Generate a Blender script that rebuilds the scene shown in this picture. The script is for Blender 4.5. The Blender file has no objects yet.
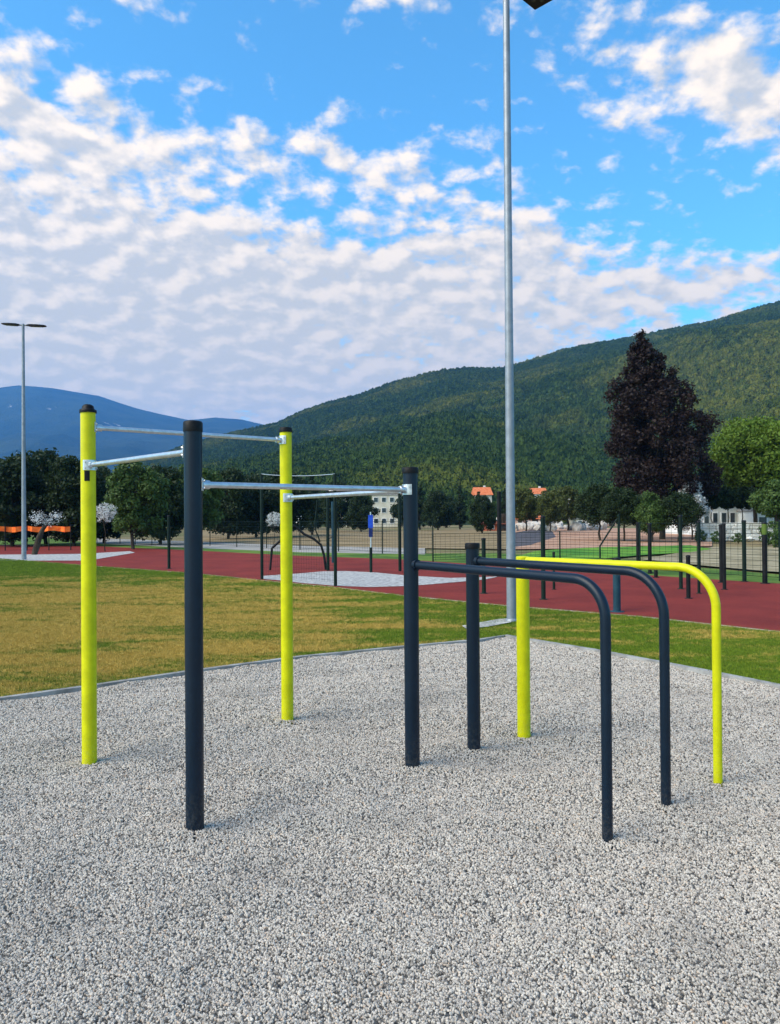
import bpy, math, random
import numpy as np
from mathutils import Vector, Matrix
random.seed(7)
RNG = np.random.default_rng(7)
R = math.radians
C = bpy.context.scene.collection
scene = bpy.context.scene
W, H = 780, 1024
F = 773.0
CAM_H = 1.67
PITCH = math.atan(6.0 / F)
ROLL = R(0.42)

# ------------------------------------------------------------------ camera
fw = Vector((0, math.cos(PITCH), math.sin(PITCH)))
up0 = Vector((0, -math.sin(PITCH), math.cos(PITCH)))
rt0 = Vector((1, 0, 0))
cr = rt0 * math.cos(ROLL) - up0 * math.sin(ROLL)
cu = rt0 * math.sin(ROLL) + up0 * math.cos(ROLL)
CAM = Vector((0, 0, CAM_H))


def ray(px, py):
    return fw + cr * ((px - W / 2) / F) - cu * ((py - H / 2) / F)


def G(px, py, z=0.0):
    """ground point seen at a pixel of the reference"""
    d = ray(px, py)
    t = (z - CAM_H) / d.z
    p = CAM + d * t
    return Vector((p.x, p.y, z))


def zat(px, py, y):
    """height seen at a pixel for a thing standing at depth y"""
    d = ray(px, py)
    return CAM_H + d.z * (y / d.y)


def xat(px, py, y):
    d = ray(px, py)
    return d.x * (y / d.y)


cam_data = bpy.data.cameras.new('camera')
cam = bpy.data.objects.new('camera', cam_data)
C.objects.link(cam)
cam_data.sensor_fit = 'HORIZONTAL'
cam_data.sensor_width = 36
cam_data.lens = 36 * F / W
cam_data.clip_start = 0.05
cam_data.clip_end = 30000
M = Matrix(((cr.x, cu.x, -fw.x, 0), (cr.y, cu.y, -fw.y, 0), (cr.z, cu.z, -fw.z, CAM_H), (0, 0, 0, 1)))
cam.matrix_world = M
scene.camera = cam


# ------------------------------------------------------------------ materials
def srgb(r, g, b):
    f = lambda c: (c / 255 / 12.92) if c / 255 <= 0.04045 else ((c / 255 + 0.055) / 1.055) ** 2.4
    return (f(r), f(g), f(b), 1)


class NT:
    def __init__(s, tree):
        s.t = tree

    def n(s, kind, **kw):
        nd = s.t.nodes.new(kind)
        for k, v in kw.items():
            setattr(nd, k, v)
        return nd

    def l(s, a, b):
        s.t.links.new(a, b)

    def put(s, v, sock):
        if hasattr(v, 'is_output'):
            s.l(v, sock)
        else:
            sock.default_value = v

    def m(s, op, a, b=0.0, c=None, clamp=False):
        nd = s.n('ShaderNodeMath', operation=op, use_clamp=clamp)
        s.put(a, nd.inputs[0])
        s.put(b, nd.inputs[1])
        if c is not None:
            s.put(c, nd.inputs[2])
        return nd.outputs[0]

    def mix(s, f, a, b, mode='MIX'):
        nd = s.n('ShaderNodeMix', data_type='RGBA', blend_type=mode)
        s.put(f, nd.inputs[0])
        s.put(a, nd.inputs[6])
        s.put(b, nd.inputs[7])
        return nd.outputs[2]

    def noise(s, vec, scale, detail=3.0, rough=0.5, dist=0.0):
        nd = s.n('ShaderNodeTexNoise')
        if vec is not None:
            s.l(vec, nd.inputs['Vector'])
        nd.inputs['Scale'].default_value = scale
        nd.inputs['Detail'].default_value = detail
        nd.inputs['Roughness'].default_value = rough
        nd.inputs['Distortion'].default_value = dist
        return nd.outputs['Fac']

    def ramp(s, f, stops):
        nd = s.n('ShaderNodeValToRGB')
        s.put(f, nd.inputs[0])
        e = nd.color_ramp.elements
        while len(e) < len(stops):
            e.new(0.5)
        for el, (p, c) in zip(e, stops):
            el.position = p
            el.color = c if len(c) == 4 else (*c, 1)
        return nd.outputs[0]

    def sstep(s, v, lo, hi):
        nd = s.n('ShaderNodeMapRange', interpolation_type='SMOOTHSTEP')
        s.put(v, nd.inputs[0])
        nd.inputs[1].default_value = lo
        nd.inputs[2].default_value = hi
        return nd.outputs[0]

    def bump(s, h, strength, dist):
        nd = s.n('ShaderNodeBump')
        s.put(h, nd.inputs['Height'])
        nd.inputs['Strength'].default_value = strength
        nd.inputs['Distance'].default_value = dist
        return nd.outputs[0]


def new_mat(name):
    m = bpy.data.materials.new(name)
    m.use_nodes = True
    nt = NT(m.node_tree)
    b = m.node_tree.nodes['Principled BSDF']
    tc = nt.n('ShaderNodeNewGeometry')
    return m, nt, b, tc.outputs['Position']


def mat_noise(name, c1, c2, scale=5.0, rough=0.8, detail=4, bump=0.0, bscale=None, bdist=0.01, metal=0.0, lo=0.35, hi=0.65, stretch=None):
    m, nt, b, pos = new_mat(name)
    if stretch:
        mp = nt.n('ShaderNodeMapping')
        nt.l(pos, mp.inputs[0])
        mp.inputs['Scale'].default_value = stretch
        pos = mp.outputs[0]
    f = nt.sstep(nt.noise(pos, scale, detail, 0.6), lo, hi)
    nt.l(nt.mix(f, (*c1[:3], 1), (*c2[:3], 1)), b.inputs['Base Color'])
    b.inputs['Roughness'].default_value = rough
    b.inputs['Metallic'].default_value = metal
    b.inputs['Specular IOR Level'].default_value = 0.5 if (metal > 0 or rough < .3) else 0.18
    if bump:
        nt.l(nt.bump(nt.noise(pos, bscale or scale * 3, 4, 0.6), bump, bdist), b.inputs['Normal'])
    return m


def scl(c, k):
    return (c[0] * k, c[1] * k, c[2] * k, 1)


def paint(name, c, rough=0.4, coat=0.0):
    m, nt, b, pos = new_mat(name)
    f = nt.noise(pos, 9, 5, 0.65)
    base = nt.mix(nt.sstep(f, 0.3, 0.75), scl(c, 0.86), scl(c, 1.08))
    sp = nt.n('ShaderNodeSeparateXYZ')
    nt.l(pos, sp.inputs[0])
    splash = nt.m('MULTIPLY', nt.sstep(sp.outputs[2], .28, .0), nt.sstep(nt.noise(pos, 38, 5, .7), .42, .68))
    base = nt.mix(nt.m('MULTIPLY', splash, .16), base, (.22, .19, .15, 1))
    scuff = nt.sstep(nt.noise(pos, 75, 4, .75), .66, .74)
    base = nt.mix(nt.m('MULTIPLY', scuff, .12), base, (.3, .3, .28, 1))
    nt.l(base, b.inputs['Base Color'])
    f2 = nt.noise(pos, 60, 3, 0.6)
    nt.l(nt.m('MULTIPLY_ADD', f2, 0.18, rough - 0.09), b.inputs['Roughness'])
    nt.l(nt.bump(nt.noise(pos, 350, 2, 0.5), 0.06, 0.002), b.inputs['Normal'])
    b.inputs['Specular IOR Level'].default_value = 0.22
    b.inputs['Coat Weight'].default_value = coat
    b.inputs['Coat Roughness'].default_value = 0.25
    return m


MAT = {}
MAT['lime'] = paint('lime_paint', (0.6, 0.58, 0.002), 0.45, 0.05)
MAT['dark'] = paint('anthracite_paint', (0.004, 0.012, 0.025), 0.42, 0.12)
MAT['cap'] = mat_noise('black_plastic', (0.004, 0.004, 0.005), (0.009, 0.009, 0.01), 30, 0.5)
MAT['steel'] = mat_noise('galvanised_steel', (0.55, 0.56, 0.57), (0.68, 0.69, 0.7), 25, 0.38, metal=0.85, bump=0.1, bdist=0.002)
MAT['pole'] = mat_noise('grey_pole_paint', (0.21, 0.235, 0.265), (0.27, 0.295, 0.33), 6, 0.45, metal=0.3, bump=0.08, bdist=0.003, bscale=40)
MAT['lamp'] = mat_noise('black_lamp_housing', (0.008, 0.008, 0.01), (0.02, 0.02, 0.022), 12, 0.5)
MAT['lens'] = mat_noise('dusty_lamp_glass', (0.05, 0.05, 0.055), (0.09, 0.09, 0.1), 30, 0.25)
MAT['fence'] = mat_noise('dark_green_fence_paint', (0.003, 0.011, 0.008), (0.006, 0.017, 0.012), 4, 0.5)
MAT['black'] = mat_noise('weathered_black_paint', (0.003, 0.004, 0.005), (0.01, 0.011, 0.012), 4, 0.55)
MAT['bluegreen'] = mat_noise('petrol_blue_paint', (0.012, 0.04, 0.06), (0.02, 0.06, 0.085), 5, 0.5)
MAT['blue'] = mat_noise('blue_sign_paint', (0.01, 0.05, 0.38), (0.02, 0.08, 0.5), 5, 0.5)
MAT['navy'] = mat_noise('navy_sign_paint', (0.01, 0.02, 0.1), (0.015, 0.03, 0.15), 5, 0.5)
MAT['white'] = mat_noise('white_paint', (0.68, 0.69, 0.68), (0.8, 0.8, 0.79), 3, 0.5)
MAT['render_white'] = mat_noise('white_render', (0.6, 0.6, 0.57), (0.76, 0.76, 0.72), 0.6, 0.9, bump=0.2)
MAT['render_cream'] = mat_noise('cream_render', (0.5, 0.46, 0.36), (0.62, 0.58, 0.47), 0.6, 0.9, bump=0.2)
MAT['render_pink'] = mat_noise('pink_render', (0.5, 0.31, 0.22), (0.6, 0.4, 0.3), 0.6, 0.9, bump=0.2)
MAT['brick'] = mat_noise('red_brick', (0.3, 0.07, 0.035), (0.42, 0.13, 0.07), 3, 0.9, bump=0.3)
MAT['roof'] = mat_noise('orange_roof_tiles', (0.5, 0.12, 0.04), (0.65, 0.2, 0.08), 2, 0.85, bump=0.5, bscale=8, bdist=0.05)
MAT['glass'] = mat_noise('dark_window_glass', (0.015, 0.02, 0.025), (0.04, 0.05, 0.06), 1, 0.12)
MAT['car_glass'] = mat_noise('car_window_glass', (0.01, 0.013, 0.016), (0.02, 0.024, 0.03), 1, 0.08)
MAT['tyre'] = mat_noise('tyre_rubber', (0.012, 0.012, 0.012), (0.025, 0.025, 0.025), 20, 0.9)
MAT['orange'] = mat_noise('orange_barrier_mesh', (0.75, 0.11, 0.015), (0.9, 0.2, 0.03), 4, 0.7)
MAT['bark'] = mat_noise('tree_bark', (0.03, 0.022, 0.016), (0.075, 0.058, 0.042), 6, 0.95, bump=0.6, bscale=25, bdist=0.03, stretch=(1, 1, 0.25))
MAT['kerb'] = mat_noise('concrete_kerb', (0.2, 0.19, 0.18), (0.36, 0.35, 0.335), 4, 0.9, bump=0.3, bscale=60, bdist=0.004)
MAT['lamp_signal'] = mat_noise('red_tail_light', (0.3, 0.01, 0.01), (0.4, 0.02, 0.02), 4, 0.3)
MAT['headlight'] = mat_noise('clear_headlight', (0.5, 0.52, 0.55), (0.6, 0.62, 0.65), 4, 0.15)


def leaf_mat(name, c1, c2, trans=0.25, rough=0.6):
    m, nt, b, pos = new_mat(name)
    at = nt.n('ShaderNodeAttribute', attribute_name='rnd')
    big = nt.noise(pos, 0.55, 3, 0.6)
    f = nt.m('ADD', nt.m('MULTIPLY', at.outputs['Fac'], 0.6), nt.m('MULTIPLY', big, 0.5), clamp=True)
    col = nt.mix(f, (*c1, 1), (*c2, 1))
    nt.l(col, b.inputs['Base Color'])
    b.inputs['Roughness'].default_value = rough
    b.inputs['Specular IOR Level'].default_value = 0.25
    tr = nt.n('ShaderNodeBsdfTranslucent')
    nt.l(col, tr.inputs[0])
    mx = nt.n('ShaderNodeMixShader')
    mx.inputs[0].default_value = trans
    nt.l(b.outputs[0], mx.inputs[1])
    nt.l(tr.outputs[0], mx.inputs[2])
    out = m.node_tree.nodes['Material Output']
    nt.l(mx.outputs[0], out.inputs['Surface'])
    return m


MAT['leaf_dark'] = leaf_mat('dark_green_leaves', (0.008, 0.018, 0.005), (0.028, 0.05, 0.012))
MAT['leaf_mid'] = leaf_mat('mid_green_leaves', (0.03, 0.06, 0.012), (0.085, 0.14, 0.028))
MAT['leaf_olive'] = leaf_mat('olive_green_leaves', (0.03, 0.045, 0.01), (0.11, 0.12, 0.022))
MAT['leaf_bright'] = leaf_mat('bright_green_leaves', (0.07, 0.13, 0.012), (0.16, 0.24, 0.025), 0.3)
MAT['leaf_purple'] = leaf_mat('dark_purple_leaves', (0.006, 0.0035, 0.003), (0.03, 0.014, 0.01), 0.12, 0.6)
MAT['blossom'] = leaf_mat('white_blossom', (0.5, 0.5, 0.48), (0.8, 0.8, 0.78), 0.2)


# ------------------------------------------------------------------ mesh helpers
def obj(name, me, mat=None, parent=None):
    o = bpy.data.objects.new(name, me)
    C.objects.link(o)
    if mat is not None and not me.materials:
        me.materials.append(mat)
    if parent is not None:
        o.parent = parent
    return o


def tag(o, label=None, cat=None, group=None, kind=None):
    if label:
        o['label'] = label
    if cat:
        o['category'] = cat
    if group:
        o['group'] = group
    if kind:
        o['kind'] = kind
    return o


def empty(name, loc=(0, 0, 0), rz=0.0):
    o = bpy.data.objects.new(name, None)
    o.empty_display_size = 0.2
    C.objects.link(o)
    o.location = loc
    o.rotation_euler = (0, 0, rz)
    return o


def copy_tree(o, parent=None):
    c = o.copy()
    C.objects.link(c)
    if parent is not None:
        c.parent = parent
    for ch in list(o.children):
        copy_tree(ch, c)
    return c


class MB:
    def __init__(s):
        s.v, s.f, s.sm = [], [], []

    def add(s, vs, fs, smooth=False):
        o = len(s.v)
        s.v += [tuple(v) for v in vs]
        s.f += [tuple(i + o for i in f) for f in fs]
        s.sm += [smooth] * len(fs)
        return s

    def box(s, c, size, rz=0.0, bev=0.0):
        cx, cy, cz = c
        x, y, z = size[0] / 2, size[1] / 2, size[2] / 2
        ca, sa = math.cos(rz), math.sin(rz)
        b = min(bev, x * .9, y * .9, z * .9)
        if b <= 0:
            pts = [(i * x, j * y, k * z) for k in (-1, 1) for (i, j) in ((-1, -1), (1, -1), (1, 1), (-1, 1))]
            fs = [(3, 2, 1, 0), (4, 5, 6, 7), (0, 1, 5, 4), (1, 2, 6, 5), (2, 3, 7, 6), (3, 0, 4, 7)]
        else:
            pts = []
            for (zz, ins) in ((-z, b), (-z + b, 0), (z - b, 0), (z, b)):
                xx, yy = x - ins, y - ins
                c2 = b if ins == 0 else b * .5
                pts += [(-xx + c2, -yy, zz), (xx - c2, -yy, zz), (xx, -yy + c2, zz), (xx, yy - c2, zz),
                        (xx - c2, yy, zz), (-xx + c2, yy, zz), (-xx, yy - c2, zz), (-xx, -yy + c2, zz)]
            fs = [tuple(range(7, -1, -1)), tuple(range(24, 32))]
            for k in range(3):
                for i in range(8):
                    j = (i + 1) % 8
                    fs.append((k * 8 + i, k * 8 + j, k * 8 + 8 + j, k * 8 + 8 + i))
        return s.add([(cx + p[0] * ca - p[1] * sa, cy + p[0] * sa + p[1] * ca, cz + p[2]) for p in pts], fs)

    def tube(s, pts, rad, n=16, caps=True, smooth=True):
        pts = [Vector(p) for p in pts]
        if not isinstance(rad, (list, tuple)):
            rad = [rad] * len(pts)
        vs, fs = [], []
        t0 = (pts[1] - pts[0]).normalized()
        a = Vector((0, 0, 1)) if abs(t0.z) < 0.9 else Vector((1, 0, 0))
        u = t0.cross(a).normalized()
        for i, p in enumerate(pts):
            if i == 0:
                t = t0
            elif i == len(pts) - 1:
                t = (pts[i] - pts[i - 1]).normalized()
            else:
                t = ((pts[i + 1] - pts[i]).normalized() + (pts[i] - pts[i - 1]).normalized()).normalized()
            u = (u - t * u.dot(t)).normalized()
            w = t.cross(u)
            for k in range(n):
                an = 2 * math.pi * k / n
                vs.append(p + (u * math.cos(an) + w * math.sin(an)) * rad[i])
        for i in range(len(pts) - 1):
            for k in range(n):
                j = (k + 1) % n
                fs.append((i * n + k, i * n + j, (i + 1) * n + j, (i + 1) * n + k))
        s.add(vs, fs, smooth)
        if caps:
            s.add(vs[:n][::-1], [tuple(range(n))])
            s.add(vs[-n:], [tuple(range(n))])
        return s

    def lathe(s, base, prof, n=24, smooth=True):
        vs, fs = [], []
        for (r, z) in prof:
            for k in range(n):
                an = 2 * math.pi * k / n
                vs.append((base[0] + r * math.cos(an), base[1] + r * math.sin(an), base[2] + z))
        for i in range(len(prof) - 1):
            for k in range(n):
                j = (k + 1) % n
                fs.append((i * n + k, i * n + j, (i + 1) * n + j, (i + 1) * n + k))
        s.add(vs, fs, smooth)
        s.add(vs[-n:], [tuple(range(n))])
        return s

    def mesh(s, name, mat=None):
        me = bpy.data.meshes.new(name)
        me.from_pydata(s.v, [], s.f)
        me.polygons.foreach_set('use_smooth', s.sm)
        if mat is not None:
            me.materials.append(mat)
        me.update()
        return me

    def build(s, name, mat, parent=None):
        return obj(name, s.mesh(name, mat), None, parent)


def sheet(name, pts, z, mat, kind='structure', thick=0.0):
    mb = MB()
    vs = [(p[0], p[1], z) for p in pts]
    area = sum(vs[i][0] * vs[(i + 1) % len(vs)][1] - vs[(i + 1) % len(vs)][0] * vs[i][1] for i in range(len(vs)))
    if area < 0:
        vs = vs[::-1]
    mb.add(vs, [tuple(range(len(vs)))])
    o = mb.build(name, mat)
    tag(o, kind=kind)
    return o


# ------------------------------------------------------------------ ground layout (metres, camera at the origin looking +Y)
m_ground = mat_noise('dry_ground', (0.11, 0.12, 0.04), (0.26, 0.19, 0.1), 0.05, 0.95, detail=8, bump=0.4, bscale=3, bdist=0.1)
ground = MB()
ground.add([(-14000, -14000, -0.08), (14000, -14000, -0.08), (14000, 14000, -0.08), (-14000, 14000, -0.08)], [(0, 1, 2, 3)])
tag(ground.build('ground', m_ground), kind='structure')

# red track
mt, nt, b, pos = new_mat('red_rubber_track')
f1 = nt.noise(pos, 0.7, 6, 0.65)
f2 = nt.noise(pos, 90, 2, 0.6)
c = nt.mix(nt.sstep(f1, 0.3, 0.7), (0.1, 0.011, 0.01, 1), (0.195, 0.024, 0.018, 1))
c = nt.mix(nt.sstep(f2, 0.4, 0.75), c, (0.29, 0.055, 0.04, 1))
b.inputs['Specular IOR Level'].default_value = 0.12
nt.l(c, b.inputs['Base Color'])
b.inputs['Roughness'].default_value = 0.9
nt.l(nt.bump(f2, 0.5, 0.004), b.inputs['Normal'])
MAT['track'] = mt

front_px = [(-260, 553), (0, 559), (100, 567), (190, 573.5), (262, 581), (335, 588), (400, 596), (500, 606), (640, 617.5), (780, 633), (1100, 668)]
back_px = [(1100, 601), (780, 584), (700, 579), (640, 575), (500, 566), (400, 559.5), (300, 556), (190, 550.5), (100, 546.5), (0, 545), (-260, 541)]
front = [G(*p) for p in front_px]
back = [G(*p) for p in back_px]
sheet('running_track', front + back, 0.012, MAT['track'])

# pale strip along the near edge on the left
m_pale = mat_noise('pale_gravel', (0.26, 0.25, 0.24), (0.5, 0.48, 0.45), 9, 0.95, bump=0.6, bscale=60, bdist=0.02)
strip = [G(-260, 549.5), G(0, 555), G(82, 554.2), G(130, 551.5), G(135, 553), G(88, 561), G(0, 561), G(-260, 555)]
sheet('pale_gravel_path', strip, 0.02, m_pale)
# gravel bed in the track
bed = [G(x, y) for x, y in [(262, 576.5), (285, 575), (300, 574), (322, 572), (345, 571.6), (375, 573), (405, 576), (450, 578.6), (478, 578), (499, 577),
                            (486, 580), (460, 582.5), (425, 585.5), (400, 587), (370, 587.8), (335, 586.5), (300, 583.5), (280, 581), (262, 579.5)]]
sheet('gravel_bed', bed, 0.02, m_pale)

# lawn
mt, nt, b, pos = new_mat('lawn_soil')
f = nt.noise(pos, 0.8, 6, 0.6)
nt.l(nt.mix(nt.sstep(f, 0.35, 0.65), (0.09, 0.11, 0.02, 1), (0.26, 0.2, 0.07, 1)), b.inputs['Base Color'])
b.inputs['Roughness'].default_value = 1
MAT['soil'] = mt

kerb_left = [G(x, y) for x, y in [(-260, 731), (-100, 713), (0, 700), (100, 686), (190, 672.5), (300, 658), (400, 648), (478, 641)]]
corner = G(506, 636.5)
kerb_right = [G(x, y) for x, y in [(600, 652), (700, 671), (780, 687), (900, 711), (1100, 756)]]
edge_line = kerb_left + [corner] + kerb_right
lawn_poly = edge_line + front[::-1]
sheet('lawn', lawn_poly, -0.004, MAT['soil'])

# kerb ribbon
kb = MB()


def ribbon(pts, w, z0, z1):
    pts = [Vector((p[0], p[1], 0)) for p in pts]
    L, Rr = [], []
    for i, p in enumerate(pts):
        a = pts[max(0, i - 1)]
        c2 = pts[min(len(pts) - 1, i + 1)]
        d = (c2 - a).normalized()
        nrm = Vector((-d.y, d.x, 0))
        L.append(p + nrm * w / 2)
        Rr.append(p - nrm * w / 2)
    vs, fs = [], []
    for a, c2 in zip(L, Rr):
        vs += [(a.x, a.y, z0), (a.x, a.y, z1), (c2.x, c2.y, z1), (c2.x, c2.y, z0)]
    for i in range(len(pts) - 1):
        for k in range(3):
            fs.append((i * 4 + k, i * 4 + 4 + k, i * 4 + 5 + k, i * 4 + 1 + k)[::-1])
    return vs, fs


kb.add(*ribbon(edge_line, 0.07, -0.075, 0.024))
tag(kb.build('kerb', MAT['kerb']), kind='structure')
tk = MB()
tk.add(*ribbon(front, 0.06, -0.02, 0.022))
tag(tk.build('track_edging', mat_noise('track_edging', (0.3, 0.22, 0.15), (0.42, 0.34, 0.26), 3, 0.9)), kind='structure')

# gravel pad base: everything camera-side of the kerb
pad = edge_line + [Vector((14, -6, 0)), Vector((-14, -6, 0))]
mt, nt, b, pos = new_mat('gravel_base')
vo = nt.n('ShaderNodeTexVoronoi')
nt.l(pos, vo.inputs['Vector'])
vo.inputs['Scale'].default_value = 62
vc = nt.n('ShaderNodeSeparateColor')
nt.l(vo.outputs['Color'], vc.inputs[0])
big = nt.noise(pos, 1.3, 5, 0.6)
g1 = nt.ramp(vc.outputs[0], [(0.0, (0.13, 0.125, 0.12, 1)), (0.35, (0.3, 0.29, 0.275, 1)), (1.0, (0.52, 0.5, 0.475, 1))])
g1 = nt.mix(nt.m('MULTIPLY', nt.sstep(big, 0.4, 0.7), 0.3), g1, (0.2, 0.19, 0.18, 1))
nt.l(g1, b.inputs['Base Color'])
b.inputs['Roughness'].default_value = 0.95
nt.l(nt.bump(nt.m('SUBTRACT', 1.0, vo.outputs['Distance']), 1.0, 0.012), b.inputs['Normal'])
MAT['gravel_base'] = mt
sheet('gravel_pad', pad, -0.06, mt)

# pole foundation strip
fpatch = [G(x, y) for x, y in [(462, 627.5), (500, 620.5), (514, 620), (511, 624), (488, 628.5), (466, 630.5)]]
sheet('gravel_strip', fpatch, 0.03, m_pale)


# ------------------------------------------------------------------ geometry-node scatters (stuff)
def prop_split(poly, ylines, xfun, z):
    """clip a polygon along depth lines so every strip can carry its own density"""
    import bmesh
    bm = bmesh.new()
    bm.faces.new([bm.verts.new((p[0], p[1], z)) for p in poly])
    bm.normal_update()
    bmesh.ops.triangulate(bm, faces=bm.faces[:])
    for y in ylines:
        bmesh.ops.bisect_plane(bm, geom=bm.verts[:] + bm.edges[:] + bm.faces[:], plane_co=(0, y, 0), plane_no=(0, 1, 0))
    for s in (-1, 1):
        n = Vector((1, -s * 0.54, 0)).normalized()
        bmesh.ops.bisect_plane(bm, geom=bm.verts[:] + bm.edges[:] + bm.faces[:], plane_co=(s * 0.5, 0, 0), plane_no=n)
    bm.normal_update()
    for f in bm.faces:
        if f.normal.z < 0:
            f.normal_flip()
    return bm


def inview(c, far):
    return c.y > 1.0 and abs(c.x) < 0.54 * c.y + 0.5 and c.y < far


def gn_scatter(o, build_instance, seed, smin, smax, upright, tilt, mat, attr_tint=True, flat=1.0):
    ng = bpy.data.node_groups.new('scatter', 'GeometryNodeTree')
    ng.interface.new_socket('Geometry', in_out='INPUT', socket_type='NodeSocketGeometry')
    ng.interface.new_socket('Geometry', in_out='OUTPUT', socket_type='NodeSocketGeometry')
    N, L = ng.nodes, ng.links
    gi, go = N.new('NodeGroupInput'), N.new('NodeGroupOutput')
    dp = N.new('GeometryNodeDistributePointsOnFaces')
    L.new(gi.outputs[0], dp.inputs['Mesh'])
    na = N.new('GeometryNodeInputNamedAttribute')
    na.data_type = 'FLOAT'
    na.inputs['Name'].default_value = 'dens'
    L.new(na.outputs['Attribute'], dp.inputs['Density'])
    dp.inputs['Seed'].default_value = seed
    na2 = N.new('GeometryNodeInputNamedAttribute')
    na2.data_type = 'FLOAT'
    na2.inputs['Name'].default_value = 'size'
    ip = N.new('GeometryNodeInstanceOnPoints')
    L.new(dp.outputs['Points'], ip.inputs['Points'])
    L.new(build_instance(N, L, mat), ip.inputs['Instance'])
    rr = N.new('FunctionNodeRandomValue')
    rr.data_type = 'FLOAT_VECTOR'
    if upright:
        rr.inputs[0].default_value = (-tilt, -tilt, 0)
        rr.inputs[1].default_value = (tilt, tilt, 6.283)
    else:
        rr.inputs[0].default_value = (0, 0, 0)
        rr.inputs[1].default_value = (6.283, 6.283, 6.283)
    L.new(rr.outputs[0], ip.inputs['Rotation'])
    rs = N.new('FunctionNodeRandomValue')
    rs.data_type = 'FLOAT_VECTOR'
    rs.inputs[0].default_value = (smin, smin, smin * flat)
    rs.inputs[1].default_value = (smax, smax, smax * flat)
    rs.inputs['Seed'].default_value = 3
    vm = N.new('ShaderNodeVectorMath')
    vm.operation = 'SCALE'
    L.new(rs.outputs[0], vm.inputs[0])
    L.new(na2.outputs['Attribute'], vm.inputs['Scale'])
    L.new(vm.outputs[0], ip.inputs['Scale'])
    st = N.new('GeometryNodeStoreNamedAttribute')
    st.data_type = 'FLOAT'
    st.domain = 'INSTANCE'
    st.inputs['Name'].default_value = 'tint'
    rv = N.new('FunctionNodeRandomValue')
    rv.data_type = 'FLOAT'
    rv.inputs['Seed'].default_value = 11
    L.new(ip.outputs[0], st.inputs['Geometry'])
    L.new(rv.outputs[1], st.inputs['Value'])
    L.new(st.outputs[0], go.inputs[0])
    md = o.modifiers.new('scatter', 'NODES')
    md.node_group = ng
    return o


def set_face_attr(me, name, vals):
    a = me.attributes.new(name, 'FLOAT', 'FACE')
    a.data.foreach_set('value', np.array(vals, dtype=np.float32))


def inst_attr(nt):
    at = nt.n('ShaderNodeAttribute', attribute_name='tint')
    at.attribute_type = 'INSTANCER'
    return at.outputs['Fac']


def vnoise(x, y, seed):
    """smooth value noise, numpy"""
    xi, yi = np.floor(x).astype(int), np.floor(y).astype(int)
    xf, yf = x - xi, y - yi
    u, w_ = xf * xf * (3 - 2 * xf), yf * yf * (3 - 2 * yf)

    def h(a, b_):
        n = (a * 374761393 + b_ * 668265263 + seed * 1442695041) & 0xffffffff
        n = ((n ^ (n >> 13)) * 1274126177) & 0xffffffff
        return ((n ^ (n >> 16)) & 0xffff) / 65535.0
    return (h(xi, yi) * (1 - u) + h(xi + 1, yi) * u) * (1 - w_) + (h(xi, yi + 1) * (1 - u) + h(xi + 1, yi + 1) * u) * w_


def fbm(x, y, seed, oct_=5):
    s, a, t_ = 0, .5, 0
    for i in range(oct_):
        s = s + a * vnoise(x * 2 ** i, y * 2 ** i, seed + i * 17)
        t_ += a
        a *= .5
    return s / t_


# stones
mt, nt, b, pos = new_mat('pea_gravel')
t = inst_attr(nt)
g1 = nt.ramp(t, [(0.0, (0.09, 0.08, 0.07, 1)), (0.12, (0.24, 0.21, 0.18, 1)), (0.4, (0.42, 0.375, 0.325, 1)), (0.8, (0.53, 0.47, 0.4, 1)), (0.93, (0.6, 0.54, 0.47, 1)), (1.0, (0.5, 0.36, 0.25, 1))])
big = nt.noise(pos, 1.1, 6, 0.62, 0.4)
g1 = nt.mix(nt.m('MULTIPLY', nt.sstep(big, 0.48, 0.7), 0.35), g1, (0.2, 0.18, 0.16, 1))
nt.l(g1, b.inputs['Base Color'])
b.inputs['Roughness'].default_value = 0.85
b.inputs['Specular IOR Level'].default_value = 0.25
MAT['stone'] = mt


def stone_inst(N, L, mat):
    ic = N.new('GeometryNodeMeshIcoSphere')
    ic.inputs['Radius'].default_value = 0.5
    ic.inputs['Subdivisions'].default_value = 2
    sp = N.new('GeometryNodeSetPosition')
    L.new(ic.outputs[0], sp.inputs['Geometry'])
    no = N.new('ShaderNodeTexNoise')
    no.inputs['Scale'].default_value = 1.7
    vm = N.new('ShaderNodeVectorMath')
    vm.operation = 'SUBTRACT'
    L.new(no.outputs['Color'], vm.inputs[0])
    vm.inputs[1].default_value = (.5, .5, .5)
    v2 = N.new('ShaderNodeVectorMath')
    v2.operation = 'SCALE'
    L.new(vm.outputs[0], v2.inputs[0])
    v2.inputs['Scale'].default_value = 0.9
    L.new(v2.outputs[0], sp.inputs['Offset'])
    sm = N.new('GeometryNodeSetMaterial')
    L.new(sp.outputs[0], sm.inputs['Geometry'])
    sm.inputs['Material'].default_value = mat
    return sm.outputs[0]


import bmesh


def inside(poly, X, Y):
    r = np.zeros(X.shape, bool)
    n = len(poly)
    for i in range(n):
        x0, y0, x1, y1 = poly[i][0], poly[i][1], poly[(i + 1) % n][0], poly[(i + 1) % n][1]
        if y0 == y1:
            continue
        c = ((y0 > Y) != (y1 > Y)) & (X < (x1 - x0) * (Y - y0) / (y1 - y0) + x0)
        r ^= c
    return r


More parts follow.
